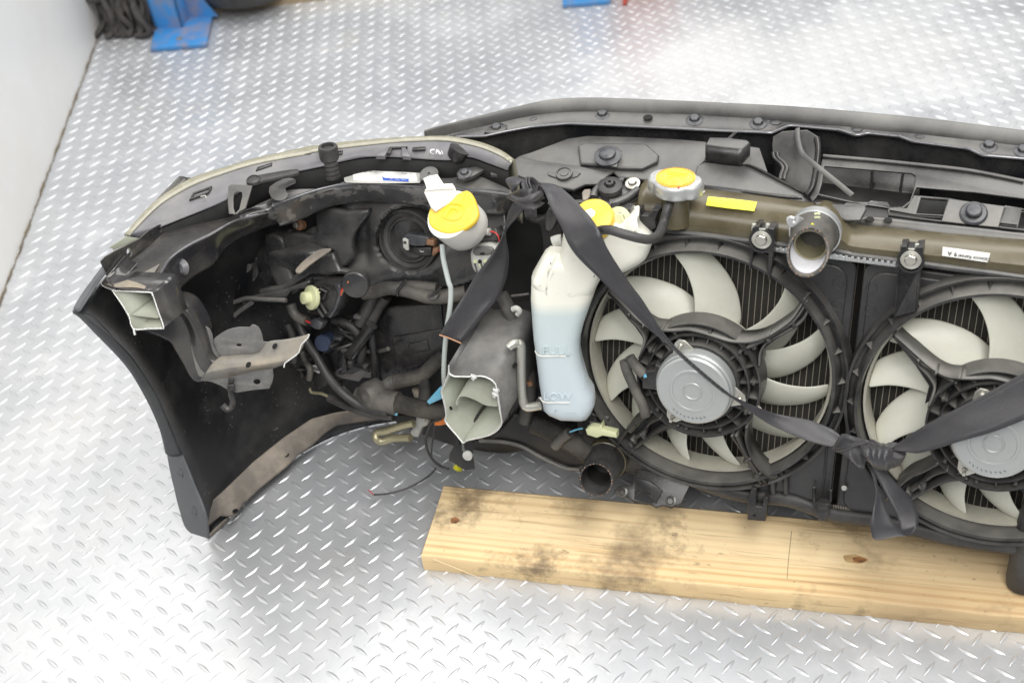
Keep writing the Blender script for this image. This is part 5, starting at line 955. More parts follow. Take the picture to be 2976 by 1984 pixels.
# ---------------------------------------------------------------- dark support column left of bottle
col = slab('support_column', FE, 'blackdeep', 'G', [(420, 780), (540, 800), (640, 760), (740, 740), (790, 920), (740, 1180), (600, 1200), (585, 1000), (560, 860), (460, 830)], R(-.02), .02, .003, label='dark radiator support column left of the coolant bottle')
slab('column_tab', col, 'greyplastic', 'G', [(605, 770), (650, 690), (690, 690), (730, 800), (690, 900), (660, 925), (615, 905)], R(.03), .015, .003)
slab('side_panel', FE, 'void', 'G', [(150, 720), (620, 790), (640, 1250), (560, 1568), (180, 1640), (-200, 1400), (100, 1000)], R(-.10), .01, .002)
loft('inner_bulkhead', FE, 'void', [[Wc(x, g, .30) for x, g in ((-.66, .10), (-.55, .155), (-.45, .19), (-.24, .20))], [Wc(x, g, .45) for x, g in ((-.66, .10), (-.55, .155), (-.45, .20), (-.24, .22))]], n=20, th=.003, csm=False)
loft('duct_liner', FE, 'blackdeep', [[Wc(x, g, .10) for x, g in ((-.66, .07), (-.52, .14), (-.40, .19), (-.24, .21))], [Wc(x, g, .32) for x, g in ((-.66, .10), (-.54, .16), (-.42, .20), (-.24, .21))]], n=20, th=.003, csm=False, label='dark brake duct liner in front of the bumper')
# ---------------------------------------------------------------- sawn frame rail
RNp = (pt('F', 1930, 440, Vp(-.075)), (nr+ez*.05).normalized())
ring = gp('F', [(1695, 35), (1700, 112), (1745, 142), (1820, 146), (1910, 146), (2010, 140), (2090, 165), (2148, 215), (2168, 300), (2182, 400), (2195, 490), (2212, 590), (2180, 655), (2100, 712), (1960, 748), (1870, 768), (1838, 792), (1812, 765), (1760, 702), (1695, 630), (1657, 572), (1668, 520), (1660, 450), (1642, 370), (1620, 292), (1640, 240), (1688, 132)], RNp)
rsh = fw*.11 + ex*.016 + ez*.025
frail = loft('frame_rail', FE, 'dusty', [ring, [p+rsh*.5 for p in ring], [p+rsh for p in ring]], n=0, closed=True, th=.0028, csm=False, sharp=40, m2='primer', rim='cutedge', label='sawn off box frame rail with pale green inside, left of the coolant bottle')
tube('cut_edge', frail, 'cutedge', [p+RNp[1]*.0006 for p in ring]+[ring[0]+RNp[1]*.0006], .0012, sm=2, ns=6)
i0 = gp('F', [(2170, 440), (2050, 425), (1960, 380), (1870, 345), (1800, 345), (1765, 400), (1770, 440)], (RNp[0]-RNp[1]*.004, RNp[1])); 
loft('rail_stiffener', frail, 'primer', [i0, [p+rsh*.8 for p in i0]], n=30, th=.002, csm=False)
tube('weld_line', frail, 'ink', [p+rsh*t_ for p, t_ in zip(gp('F', [(1850, 740), (1900, 660), (1960, 590), (2000, 500), (2040, 440)], (RNp[0]-RNp[1]*.012, RNp[1])), (.1, .25, .4, .6, .8))], .002, corr=.3, ns=6, cp=.003)
for x, y in ((1935, 155), (2150, 285), (2142, 325)): lathe('weld_spot', frail, 'cutedge', pt('F', x, y, (RNp[0]+RNp[1]*.001, RNp[1])), nr, [(.0045, -.002), (.004, .0012), (.0015, .002), (0, .002)], 8, sharp=10, f=lambda t, r, h: (r*(1+.3*math.sin(3*t)), h))
lathe('rail_hole_shade', frail, 'void', pt('F', 1715, 455, (RNp[0]-RNp[1]*.004, RNp[1])), nr-ex*.4, [(.003, .0), (.0028, .0006), (0, .0006)], 10)  # painted black disc for the shaded hole, as on the side below
for q_ in ((('H', 293, 1040), ), (('H', 215, 1330), ), (('H', 213, 1180), )):
    p = pt(*q_[0], (RNp[0]-RNp[1]*.03, RNp[1])); lathe('rail_hole_shade', frail, 'void', p+ex*.004, ex+nr*.5, [(.0042, .0), (.004, .0008), (0, .0008)], 14)
tail = slab('rail_tail', frail, 'dusty', 'F', [(1812, 765), (1838, 790), (1842, 850), (1895, 968), (1870, 960), (1820, 860)], (RNp[0], RNp[1]), .002, .0005)
lathe('paint_dot', tail, 'palegrey', pt('F', 1875, 920, RNp), nr, [(.0065, -.003), (.0068, .001), (0, .0015)], 18)
slab('rail_flange', frail, 'blackdeep', 'F', [(1700, 900), (1780, 760), (1830, 860), (1960, 740), (1920, 900), (1940, 1050), (1850, 1060), (1780, 1020), (1690, 960)], (RNp[0]-RNp[1]*.02, RNp[1]), .003, .0008, label='dark torn flange below the frame rail')
# ---------------------------------------------------------------- lower crossmember and feet
lc = slab('lower_crossmember', FE, 'blackdeep', 'I', [(-10, 600), (60, 570), (200, 470), (300, 350), (480, 390), (640, 420), (900, 540), (1060, 620), (1060, 760), (980, 860), (900, 890), (820, 870), (700, 820), (560, 750), (430, 680), (340, 650), (200, 620)], R(.005), .03, .006, label='dirty black lower crossmember beside the lower hose')
tube('crossmember_lip', lc, 'dusty', gp('I', [(-20, 605), (200, 615), (340, 645), (430, 680), (560, 755), (700, 825), (820, 875), (960, 885)], R(.008)), .0028, ns=8)
tube('ribbed_hose', FE, 'conduit', gp('I', [(500, 440), (620, 490), (760, 560), (900, 640), (1050, 740)], R(.025)), .013, corr=.05, ns=14, label='ribbed grey hose behind the lower crossmember')
slab('corner_block', lc, 'dusty', 'I', [(490, 400), (700, 470), (740, 540), (690, 580), (580, 560), (490, 500)], R(.02), .012, .003)
loft('lower_tray', FE, 'blackdeep', [[RL(x, .03, -.0) for x in (-.24, .0, .3, .6)], [RL(x, .018, -.02) for x in (-.24, .0, .3, .6)], [RL(x, .022, -.09) for x in (-.24, .0, .3, .6)]], n=20, th=.004, csm=False)
foot = slab('support_foot', FE, 'black', 'I', [(1290, 1090), (1340, 1050), (1470, 1030), (1490, 960), (1560, 780), (1760, 800), (2050, 930), (2030, 1050), (1990, 1130), (1950, 1220), (1850, 1265), (1770, 1240), (1700, 1262), (1640, 1225), (1460, 1190), (1440, 1165), (1350, 1140)], PL(pt('I', 1650, 1150, Zp(.085)), nr+ez*.9), .004, .0015, holes=[[(1495, 1095), (1560, 1085), (1640, 1100), (1665, 1130), (1680, 1200), (1640, 1210), (1490, 1170)]], label='dark steel support foot resting over the pine board')
for x, y in ((1370, 1105), (1845, 1195)): bolt('foot_bolt', foot, 'steel', pt('I', x, y, PL(pt('I', 1650, 1150, Zp(.0855)), nr+ez*.9)), nr+ez*.9, .0045)
slab('foot_gusset', foot, 'black', 'I', [(1500, 960), (1640, 1000), (1760, 1090), (1700, 1230), (1640, 1110), (1490, 1080)], PL(pt('I', 1650, 1050, Zp(.098)), nr+ez*.5), .003, .001)
for pts, nm in (([(415, 830), (445, 760), (480, 770), (475, 890), (515, 900), (530, 830), (560, 830), (540, 1000), (412, 990)], 'shroud_tab'), ([(885, 875), (900, 868), (940, 868), (990, 880), (993, 930), (960, 1000), (912, 995), (885, 930)], 'shroud_tab')):
    tb2 = slab(nm, FE, 'black', 'M', pts, R(.022), .014, .0018, label='black plastic shroud tab hanging above the board, %s one' % ('left' if pts[0][0] < 600 else 'right'))
for a in ([(882, 760), (882, 830), (888, 890)], [(998, 780), (996, 840), (985, 890)]): tube('tab_rail', tb2, 'shroud', gp('M', a, R(.012)), .0022, ns=6, sm=3)
slab('tab_lock', tb2, 'black', 'M', [(905, 872), (985, 880), (972, 920), (910, 915)], R(.03), .008, .002)
lathe('tab_hole_shade', tb2, 'void', pt('M', 463, 957, R(.0225)), nr, [(.0022, .0002), (0, .0002)], 10)  # small black disc paints the dark of the hole
tube('bottom_lip', FE, 'rubber', gp('M', [(0, 700), (200, 770), (400, 820), (700, 850), (1000, 950), (1300, 990), (1600, 1060), (1900, 1130), (2351, 1190), (2700, 1240)], R(.004)), .010, ns=10, flat=.6, label='dark lower lip of the radiator shroud')
lou = lambda x0_, y0_, x1_, y1_, n_: [(x0_+(x1_-x0_)*i/(n_-1), y0_+(y1_-y0_)*i/(n_-1)) for i in range(n_)]
lv = loft('fin_strip', FE, 'core', [gp('M', [(700, 830), (1000, 880), (1290, 925), (1800, 1030), (2300, 1110)], R(-.003)), gp('M', [(700, 880), (1000, 925), (1290, 970), (1800, 1090), (2300, 1160)], R(-.002))], n=20, th=.003, csm=False)
for x, y in lou(730, 850, 860, 875, 12)+lou(1015, 895, 1285, 945, 24)+lou(1620, 1020, 1805, 1055, 16)+lou(2060, 1100, 2190, 1125, 9):
    slab('fin', lv, 'tubeline', 'M', [(x, y-10), (x+4, y-10), (x+4, y+18), (x, y+18)], R(.002), .002, .0003)
for x in (600, 690): tube('panel_post', FE, 'shroud', gp('M', [(x, 640), (x-8, 740), (x-4, 800)], R(.01)), .004, ns=8, sm=3)
slab('post_base', FE, 'shroud', 'M', [(560, 720), (600, 650), (720, 620), (715, 820), (640, 800), (590, 795)], R(-.002), .006, .002)
lathe('panel_pin', FE, 'palegrey', pt('M', 1092, 765, R(.008)), nr, [(.004, 0), (.003, .002), (0, .0022)], 10)
# black post at the right edge
post = lathe('corner_post', FE, 'rubber', pt('M', 2335, 1440, Zp(.034)), ez+fw*.12, [(.0, 0), (.019, 0), (.021, .012), (.021, .10), (.018, .14), (0, .14)], 28, label='black rubber post standing on the board at the right edge')
# connector and cable by the lower hose
cn = slab('white_connector', FE, 'palecap', 'I', [(1010, 500), (1060, 470), (1130, 480), (1165, 440), (1175, 500), (1310, 530), (1315, 582), (1180, 560), (1120, 582), (1025, 550)], R(.05), .014, .002, label='pale plastic cable connector under the coolant bottle'); M['palecap']
tube('connector_wire', cn, 'orange' if 0 else 'bluew', gp('I', [(985, 485), (930, 495), (860, 520)], R(.045)), .0012, ns=6)
tube('cable_sleeve', FE, 'conduit', gp('I', [(860, 525), (780, 580), (740, 630), (710, 660)], R(.04)), .0075, ns=10, label='dusty cable sleeve below the coolant bottle')
for k_, a in enumerate(([(1080, 345), (1240, 385)], [(1060, 430), (1240, 450)], [(1105, 345), (1108, 440)], [(1220, 370), (1232, 460)])): tube('shroud_grid', FE, 'shroud', gp('I', a, R(.02)), .003, ns=6, sm=0)
# harness beside the bottle
tube('harness_sleeve', FE, 'conduit', [pt('H', 185, 350, R(.03)), pt('H', 250, 470, R(.03)), pt('H', 330, 640, R(.03)), pt('H', 385, 760, R(.03)), pt('H', 420, 900, R(.03)), pt('H', 450, 1100, R(.03)), pt('H', 465, 1300, R(.03)), pt('H', 440, 1480, R(.03)), pt('I', 420, 420, R(.03))], .0095, ns=12, label='dusty cable harness sleeve left of the coolant bottle')
tube('harness_clip', FE, 'palegrey', gp('H', [(300, 500), (340, 490), (370, 520), (345, 550)], R(.045)), .004, ns=8)
tube('harness_plug', FE, 'brownplug', gp('H', [(425, 985), (438, 1080)], R(.05)), .004, ns=8, sm=0); tube('harness_plug', FE, 'brownplug', gp('H', [(460, 1200), (475, 1240)], R(.05)), .004, ns=8, sm=0)
slab('column_foot', FE, 'blackdeep', 'H', [(60, 690), (180, 660), (300, 650), (420, 600), (470, 620), (480, 900), (520, 1400), (400, 1560), (250, 1568), (280, 1300), (360, 900)], R(-.012), .02, .004)
for a in ([(60, 690), (120, 695), (190, 680), (290, 655)], [(290, 370), (380, 360), (460, 350)]): tube('column_seam', FE, 'dusty', gp('H', a, R(-.005)), .0018, ns=6)
lathe('column_grommet', FE, 'rubber', pt('H', 430, 640, R(.0)), nr, [(.022, 0), (.023, .008), (.017, .009), (.016, 0)], 24)
# ---------------------------------------------------------------- fog lamp, actuator, wiring inside the bumper
ac = PL(pt('E', 450, 430, PL(Wc(-.6, .05, .3), nr)), nr-ex*.15+ez*.1)
def AC(k): return (ac[0]+ac[1]*k, ac[1])
act = slab('lamp_actuator', FE, 'black', 'E', [(320, 270), (420, 225), (540, 235), (620, 240), (640, 340), (600, 480), (530, 585), (470, 580), (300, 545), (260, 440)], AC(.02), .035, .006, label='black headlamp levelling motor with pale cap')
slab('actuator_ring', act, 'blacksteel', 'E', [(560, 250), (630, 260), (640, 350), (590, 500), (530, 590), (505, 580), (560, 480), (600, 350), (570, 280)], AC(.024), .02, .003)
pc = pt('E', 355, 385, AC(.030)); pk = lathe('actuator_cap', act, 'palecap', pc, ac[1]-ex*.5+ez*.2, [(.016, -.004), (.0175, 0), (.017, .003), (.009, .0045), (.0085, .014), (.006, .015), (0, .015)], 26); pk['label'] = 'pale green round cap on the levelling motor'
for a in ([(330, 520), (400, 470), (470, 575)], [(400, 470), (440, 440), (500, 540)], [(440, 300), (500, 330), (470, 400)]): tube('actuator_rib', act, 'greyplastic', gp('E', a, AC(.023)), .0022, ns=6, sm=0)
for a in range(6): slab('cap_tooth', act, 'palecap', 'E', circ(400+18*math.cos(a), 340+30*math.sin(a), 9), AC(.031), .004, .001)
slab('actuator_plug', act, 'blacksteel', 'E', [(320, 610), (400, 590), (460, 640), (430, 700), (390, 700), (320, 660)], AC(.02), .016, .003)
tube('actuator_wire', act, 'red', gp('E', [(300, 610), (320, 620), (345, 632)], AC(.02)), .0015, ns=6)
tube('wire_sleeve', act, 'conduit', gp('E', [(150, 450), (180, 530), (230, 580), (310, 615)], AC(.01)), .0075, ns=10)
for i, mm in enumerate(('red', 'red', 'orange', 'rubber')): tube('lamp_wire', act, mm, gp('E', [(680+i*18, 205+i*8), (665+i*14, 270), (645+i*8, 320), (635+i*5, 362)], AC(.022)), .0014, ns=6)
lathe('wire_grommet', hb, 'greyplastic', pt('E', 790, 245, AC(.012)), nr+ex*.2, [(.019, -.004), (.0195, .006), (.018, .008), (0, .008)], 26)
fgc = pt('E', 640, 900, PL(Wc(-.55, .09, .22), nr)); fog = lathe('fog_lamp', FE, 'blackdeep', fgc, nr+ez*.1+ex*.2, [(.058, -.05), (.056, -.012), (.046, .0), (.030, .010), (.028, .016), (0, .018)], 40, label='black fog lamp body deep inside the bumper')
FG = lambda k: (fgc+nr*k, nr)
bcp = pt('E', 462, 830, FG(.03)); M['bluecap'] = mat('blue_grey_cap', (.055, .075, .13), .4); lathe('fog_vent_cap', fog, 'bluecap', bcp, nr+ez*.2, [(.0135, -.02), (.0135, 0), (.012, .002), (0, .002)], 20)
slab('fog_frame', fog, 'black', 'E', [(600, 870), (680, 860), (690, 1100), (640, 1140), (605, 1080)], FG(.025), .012, .003); slab('fog_post', fog, 'black', 'E', [(905, 700), (960, 720), (1010, 1210), (985, 1240), (945, 1210), (900, 800)], FG(.03), .012, .003)
slab('fog_foot', fog, 'dusty', 'E', [(560, 1130), (760, 1130), (900, 1060), (940, 1090), (930, 1170), (850, 1165), (815, 1205), (640, 1170)], FG(.018), .003, .001, holes=[circ(910, 1100, 18, 20)])
slab('fog_strap', fog, 'black', 'E', [(720, 680), (760, 640), (860, 790), (830, 830)], FG(.02), .006, .002); tube('fog_hose', fog, 'black', gp('E', [(940, 650), (880, 740), (800, 850), (730, 950)], FG(.034)), .009, ns=10)
plg = slab('sensor_plug', fog, 'blackdeep', 'E', [(330, 1020), (400, 990), (450, 1050), (500, 1160), (510, 1240), (400, 1290), (370, 1230), (320, 1110)], FG(.05), .03, .004); slab('sensor_label', plg, 'paper', 'E', [(348, 1048), (390, 1040), (398, 1050), (440, 1062), (448, 1112), (420, 1124), (390, 1108), (356, 1098)], FG(.0508), .0008, .0002)
for y in (1065, 1082): tube('label_line', plg, 'ink', gp('E', [(362, y), (432, y+14)], FG(.0514)), .0006, ns=4, sm=0)
tube('sensor_wire', plg, 'brass', gp('E', [(335, 1265), (350, 1305), (400, 1315), (450, 1320), (525, 1352)], FG(.052)), .0024, ns=8)
mk = lambda name, pts, r_, m_='conduit', **k_: tube(name, FE, m_, [pt(q[0], q[1], q[2], PL(Wc(-.5, q[3], .2), nr)) for q in pts], r_, ns=10, **k_)
mk('wiring_tube', [('E', 215, 590, .03), ('E', 300, 800, .02), ('E', 400, 960, .01), ('E', 510, 1150, .0), ('E', 640, 1300, .0), ('E', 800, 1420, .0), ('E', 950, 1475, .0), ('E', 1100, 1500, .0)], .0062, 'rubber', label='long thin black wiring tube sweeping down inside the bumper')
mk('wiring_tube', [('E', 525, 1360, .02), ('E', 650, 1420, .015), ('E', 800, 1480, .01), ('E', 950, 1525, .01), ('E', 1150, 1545, .01)], .0062, 'rubber')
mk('wiring_tube', [('E', 650, 1260, .01), ('E', 760, 1370, .01), ('E', 900, 1440, .01), ('E', 1090, 1490, .01)], .005, 'rubber')
mk('wiring_tube', [('E', 120, 640, .03), ('E', 170, 760, .03), ('E', 190, 900, .03), ('E', 180, 1010, .03)], .006, 'rubber')
mk('wiring_tube', [('E', 260, 900, .03), ('E', 290, 1000, .03), ('E', 340, 1080, .02), ('E', 330, 1180, .02)], .005, 'conduit')
mk('wiring_tube', [('E', 560, 600, .06), ('E', 700, 640, .06), ('E', 800, 720, .06), ('E', 850, 860, .06), ('E', 830, 1000, .06)], .007, 'rubber')
mk('blue_wire', [('E', 1100, 1500, .0), ('E', 1150, 1512, .0), ('E', 1190, 1525, .0)], .0022, 'bluew')
mk('main_conduit', [('E', 850, 1350, .02), ('E', 950, 1370, .01), ('E', 1100, 1400, .01), ('E', 1200, 1415, .01)], .0175, label='thick dusty cable boot below the fog lamp')
lathe('boot_end', FE, 'conduit', pt('E', 905, 1335, PL(Wc(-.5, .005, .2), nr)), nr-ex*.4, [(.019, -.02), (.0195, 0), (.015, .008), (0, .011)], 24)
mk('corrugated_conduit', [('E', 1180, 1412, .01), ('E', 1350, 1455, .01), ('E', 1500, 1485, .01), ('E', 1680, 1520, .01)], .0125, corr=.07, label='ribbed grey conduit running to the frame rail')
mk('corrugated_conduit', [('E', 1040, 1290, .04), ('E', 1150, 1215, .04), ('E', 1300, 1180, .045), ('E', 1420, 1150, .05), ('E', 1540, 1040, .06), ('E', 1650, 950, .07)], .0105, corr=.06)
mk('upper_conduit', [('E', 860, 340, .05), ('E', 980, 320, .05), ('E', 1100, 290, .045), ('E', 1250, 305, .045), ('E', 1400, 345, .045), ('E', 1500, 375, .045), ('E', 1650, 375, .05), ('E', 1860, 335, .06)], .0105, label='dusty wiring conduit tied under the headlamp')
mk('upper_conduit', [('E', 1170, 240, .055), ('E', 1300, 255, .05), ('E', 1450, 275, .05), ('E', 1580, 290, .05)], .008)
for a in ([(1275, 210), (1230, 270), (1195, 310), (1195, 370)], [(1620, 270), (1560, 340), (1520, 370), (1490, 365)]): tube('cable_tie', FE, 'black', gp('E', a, PL(Wc(-.5, .032, .2), nr)), .002, ns=6)
slab('tape_wrap', FE, 'dusty', 'E', [(1480, 355), (1590, 365), (1570, 410), (1500, 425)], PL(Wc(-.5, .032, .2), nr), .01, .003)
mk('branch_tube', [('E', 960, 350, .06), ('E', 900, 480, .06), ('E', 850, 600, .06), ('E', 830, 640, .06)], .0095, 'rubber'); mk('branch_tube', [('E', 1080, 370, .07), ('E', 1000, 480, .07), ('E', 930, 620, .065), ('E', 905, 690, .06)], .0095, 'rubber')
mk('cable_drop', [('E', 1440, 1160, .05), ('E', 1460, 1280, .05), ('E', 1450, 1420, .05)], .009, 'rubber')
slab('cable_tape', FE, 'beige', 'E', [(1320, 1290), (1440, 1300), (1430, 1385), (1345, 1370)], PL(Wc(-.5, .05, .2), nr), .02, .005)
random.seed(5)
for i in range(14):   # tangle of thin harness leads behind the fog lamp
    x, y = random.uniform(120, 760), random.uniform(560, 1150); a_ = random.uniform(-.6, 1.6); L_ = random.uniform(180, 420); g_ = random.uniform(.045, .11)
    pts_ = [('E', x+L_*t_*math.cos(a_)+40*math.sin(4*t_+i), y+L_*t_*math.sin(a_)+40*math.cos(3*t_+2*i), g_+.01*math.sin(5*t_+i)) for t_ in (0, .25, .5, .75, 1)]
    mk('harness_lead', pts_, random.choice((.0014, .0018, .0024, .0032)), random.choice(('rubber', 'rubber', 'conduit', 'black', 'blacksteel')))
for x, y, w_, h_, m_ in ((210, 1080, 60, 90, 'black'), (560, 760, 80, 50, 'blacksteel'), (760, 560, 70, 40, 'dusty'), (700, 1010, 50, 60, 'greyplastic'), (250, 720, 50, 70, 'blacksteel'), (850, 1050, 40, 60, 'greyplastic')):
    pl_ = PL(Wc(-.5, .06, .25), nr+ez*.1); cb = slab('cable_connector', FE, m_, 'E', [(x, y), (x+w_, y+w_*.15), (x+w_*.95, y+h_), (x-w_*.05, y+h_*.9)], pl_, .014, .002)
    slab('connector_rib', cb, m_, 'E', [(x+w_*.2, y+h_*.25), (x+w_*.8, y+h_*.3), (x+w_*.78, y+h_*.55), (x+w_*.18, y+h_*.5)], (pl_[0]+nr*.003, pl_[1]), .005, .001)
dpl = PL(Wc(-.45, .095, .25), nr+ez*.05)
dct = slab('brake_duct_panel', FE, 'black', 'E', [(960, 520), (1180, 470), (1620, 450), (1660, 900), (1420, 1090), (1020, 1200), (975, 980), (950, 720)], dpl, .006, .003, label='flat dark duct panel behind the wiring')
slab('panel_pad', dct, 'black', 'E', [(1300, 830), (1480, 800), (1510, 900), (1310, 935)], (dpl[0]+dpl[1]*.005, dpl[1]), .006, .002); slab('panel_step', dct, 'black', 'E', [(1140, 770), (1620, 690), (1640, 880), (1400, 1050), (1180, 1100)], (dpl[0]+dpl[1]*.003, dpl[1]), .004, .002)
slab('floor_reflection_sheet', FE, 'blackdeep', 'F', [(1200, 520), (1650, 560), (1760, 700), (1850, 780), (2350, 760), (2450, 860), (2200, 900), (1900, 860), (1650, 800), (1400, 700), (1180, 600)], R(-.03), .006, .002, sm=2, label='ragged dark sheet standing for the dark floor reflection behind the frame rail')  # added dark sheet where the floor only shows a dark reflection
bt = slab('blue_tape', FE, 'bluew', 'E', [(1478, 1400), (1600, 1265), (1640, 1235), (1625, 1330), (1640, 1365), (1500, 1430)], PL(Wc(-.45, .0, .2), nr+ex*.2), .003, .001, label='light blue plastic strip beside the frame rail')
gp2 = PL(Wc(-.45, .01, .1), nr)
sc2 = slab('grey_connector', FE, 'palegrey', 'F', [(1385, 515), (1500, 535), (1480, 630), (1430, 650), (1390, 745), (1325, 735), (1310, 690), (1350, 610)], gp2, .016, .003, label='grey two part cable connector hanging by the frame rail')
slab('connector_latch', sc2, 'palegrey', 'F', [(1420, 535), (1470, 545), (1460, 590), (1415, 585)], (gp2[0]+nr*.004, nr), .005, .001)
mk3 = lambda name, pts, z, r_, m_, **k_: tube(name, FE, m_, [pt('F', x, y, Zp(zz)) for (x, y), zz in zip(pts, z)], r_, ns=8, **k_)
mk3('olive_pipe', [(1350, 600), (1200, 640), (1080, 680), (990, 700), (985, 750), (1040, 780), (1150, 750), (1320, 745)], [.12, .11, .10, .095, .09, .085, .09, .1], .006, 'brass', label='bent greasy olive pipe under the connector')
mk3('loose_wire', [(1650, 570), (1540, 590), (1480, 700), (1475, 830), (1530, 950), (1620, 1020), (1690, 1050)], [.16, .15, .12, .08, .05, .035, .03], .0018, 'rubber', label='loose thin wire looping down beside the frame rail')
mk3('loose_wire', [(1560, 590), (1545, 720), (1525, 850), (1530, 950), (1600, 1020), (1700, 1048)], [.15, .12, .08, .05, .035, .03], .0014, 'rubber')
mk3('loose_wire', [(1570, 1040), (1480, 1130), (1300, 1230), (1120, 1285), (960, 1300)], [.03, .025, .022, .02, .02], .0014, 'rubber'); mk3('wire_tip', [(960, 1300), (930, 1270), (905, 1255)], [.02, .021, .022], .0008, 'red')
for i in range(4): mk3('bare_strand', [(1700, 570+i*10), (1640, 565+i*14), (1600, 580+i*12), (1560, 595+i*6)], [.17, .16, .155, .15], .0014, 'orange')
mk3('yellow_tip', [(1755, 1025), (1780, 1045), (1805, 1052)], [.04, .035, .03], .004, 'yellowlab')
# ---------------------------------------------------------------- seat belt tied round the nose
def webbing_nodes(m):
    nt = m.node_tree; N = nt.nodes; K = nt.links; b = N['Principled BSDF']
    tc = N.new('ShaderNodeTexCoord'); wv = N.new('ShaderNodeTexWave'); wv.wave_type = 'BANDS'; wv.bands_direction = 'DIAGONAL'; wv.inputs['Scale'].default_value = 260; wv.inputs['Distortion'].default_value = 1.5; K.new(tc.outputs['Object'], wv.inputs['Vector'])
    bp = N.new('ShaderNodeBump'); bp.inputs['Strength'].default_value = .35; bp.inputs['Distance'].default_value = .001; K.new(wv.outputs['Fac'], bp.inputs['Height']); K.new(bp.outputs[0], b.inputs['Normal']); b.inputs['Sheen Weight'].default_value = .08
webbing_nodes(M['webbing'])
belt = thing('tied_belt', 'dark grey woven belt knotted across both fans and hanging off the rail', 'belt', pt('G', 430, 600, R(.05)))
def S(q, k): return pt(q[0], q[1], q[2], R(k))
def rib(nm, lst, lab=None, curl=.002, th=.0014): return ribbon(nm, belt, 'webbing', [(S(a, k1), S(b, k2)) for a, b, k1, k2 in lst], curl=curl, label=lab, th=th)
rib('belt_tail', [(('G', 300, 640), ('G', 410, 700), .062, .068), (('G', 255, 740), ('G', 350, 775), .058, .066), (('G', 232, 850), ('G', 262, 870), .055, .058), (('G', 195, 980), ('G', 236, 965), .062, .052), (('G', 100, 1140), ('G', 262, 1150), .075, .05), (('E', 1960, 170), ('E', 2262, 160), .085, .055), (('E', 1830, 380), ('E', 2190, 360), .092, .066), (('E', 1715, 560), ('E', 2050, 540), .098, .08), (('E', 1600, 748), ('E', 1812, 828), .10, .094)], 'cut off tail of the belt hanging left of the knot')
tube('cut_end', belt, 'thread', [S(('E', 1600, 748), .1005), S(('E', 1700, 782), .099), S(('E', 1812, 830), .0955)], .0010, corr=.35, ns=6, cp=.002)
rib('belt_span', [(('G', 560, 540), ('G', 620, 500), .062, .05), (('G', 545, 470), ('G', 585, 447), .072, .062), (('G', 600, 500), ('G', 740, 472), .086, .07), (('G', 680, 690), ('G', 905, 605), .105, .09), (('G', 780, 880), ('G', 1060, 775), .118, .115), (('G', 845, 1035), ('G', 1160, 935), .124, .126), (('G', 950, 1180), ('G', 1235, 1100), .124, .122), (('H', 1165, 215), ('H', 1420, 215), .12, .115), (('H', 1350, 400), ('H', 1560, 400), .112, .106), (('H', 1530, 590), ('H', 1670, 570), .104, .096), (('H', 1680, 730), ('H', 1765, 720), .096, .092), (('H', 1830, 850), ('H', 1865, 840), .094, .092), (('H', 2000, 1015), ('H', 2035, 1005), .0955, .0935), (('H', 2330, 1290), ('H', 2355, 1275), .096, .094), (('M', 325, 142), ('M', 345, 138), .094, .09), (('M', 540, 300), ('M', 600, 240), .085, .07), (('M', 780, 412), ('M', 830, 285), .08, .062), (('M', 930, 462), ('M', 980, 340), .078, .064), (('M', 1020, 480), ('M', 1070, 400), .076, .068)], 'belt stretch crossing the coolant bottle and the left fan motor')
rib('belt_span', [(('M', 1440, 500), ('M', 1430, 480), .085, .08), (('M', 1520, 512), ('M', 1500, 430), .088, .08), (('M', 1610, 522), ('M', 1590, 368), .092, .085), (('M', 1740, 490), ('M', 1730, 285), .098, .09), (('M', 1900, 440), ('M', 1900, 200), .104, .094), (('M', 2130, 375), ('M', 2120, 85), .106, .096), (('M', 2351, 290), ('M', 2340, -35), .106, .098), (('M', 2600, 190), ('M', 2590, -150), .106, .1)], 'belt stretch crossing the right fan motor')
rib('belt_loop', [(('M', 1245, 575), ('M', 1262, 572), .085, .084), (('M', 1295, 690), ('M', 1312, 690), .10, .098), (('M', 1316, 800), ('M', 1342, 805), .112, .108), (('M', 1288, 950), ('M', 1400, 945), .125, .118), (('M', 1278, 1055), ('M', 1478, 1058), .128, .122), (('M', 1312, 1124), ('M', 1540, 1098), .122, .115), (('M', 1450, 1100), ('M', 1600, 1045), .105, .098), (('M', 1470, 1000), ('M', 1612, 960), .096, .088), (('M', 1410, 860), ('M', 1565, 850), .09, .08), (('M', 1330, 710), ('M', 1450, 720), .082, .078), (('M', 1270, 600), ('M', 1345, 615), .078, .076)], 'belt loop hanging from the right knot', curl=.001)
# right knot
kc = S(('M', 1335, 505), .085); kn = link('belt_knot', data([kc], []), None, belt); 
def coil(parent, c, ax, r, w, n=22, a0=0, a1=2*math.pi, sq=1.0, tilt=.0):
    ax = ax.normalized(); a = (nr-ax*nr.dot(ax)).normalized(); b = ax.cross(a); st_ = []
    for i in range(n+1):
        t = a0+(a1-a0)*i/n; p = c + a*(r*math.cos(t)) + b*(r*sq*math.sin(t)) + ax*tilt*math.sin(t); st_.append((p-ax*w/2, p+ax*w/2))
    return ribbon('knot_wrap', parent, 'webbing', st_, sub=2, curl=.0035, th=.0022)
bpy.data.objects.remove(kn)
ka = (S(('M', 1420, 560), .085)-S(('M', 1270, 470), .085))
knot2 = rib('belt_knot', [(('M', 1002, 490), ('M', 1010, 500), .078, .082), (('M', 1030, 460), ('M', 1075, 525), .084, .092), (('M', 1075, 388), ('M', 1140, 570), .086, .098), (('M', 1160, 405), ('M', 1222, 640), .088, .10), (('M', 1245, 430), ('M', 1240, 560), .09, .098), (('M', 1275, 445), ('M', 1262, 540), .09, .094)], 'tight right knot of the belt between the fans', curl=-.004)
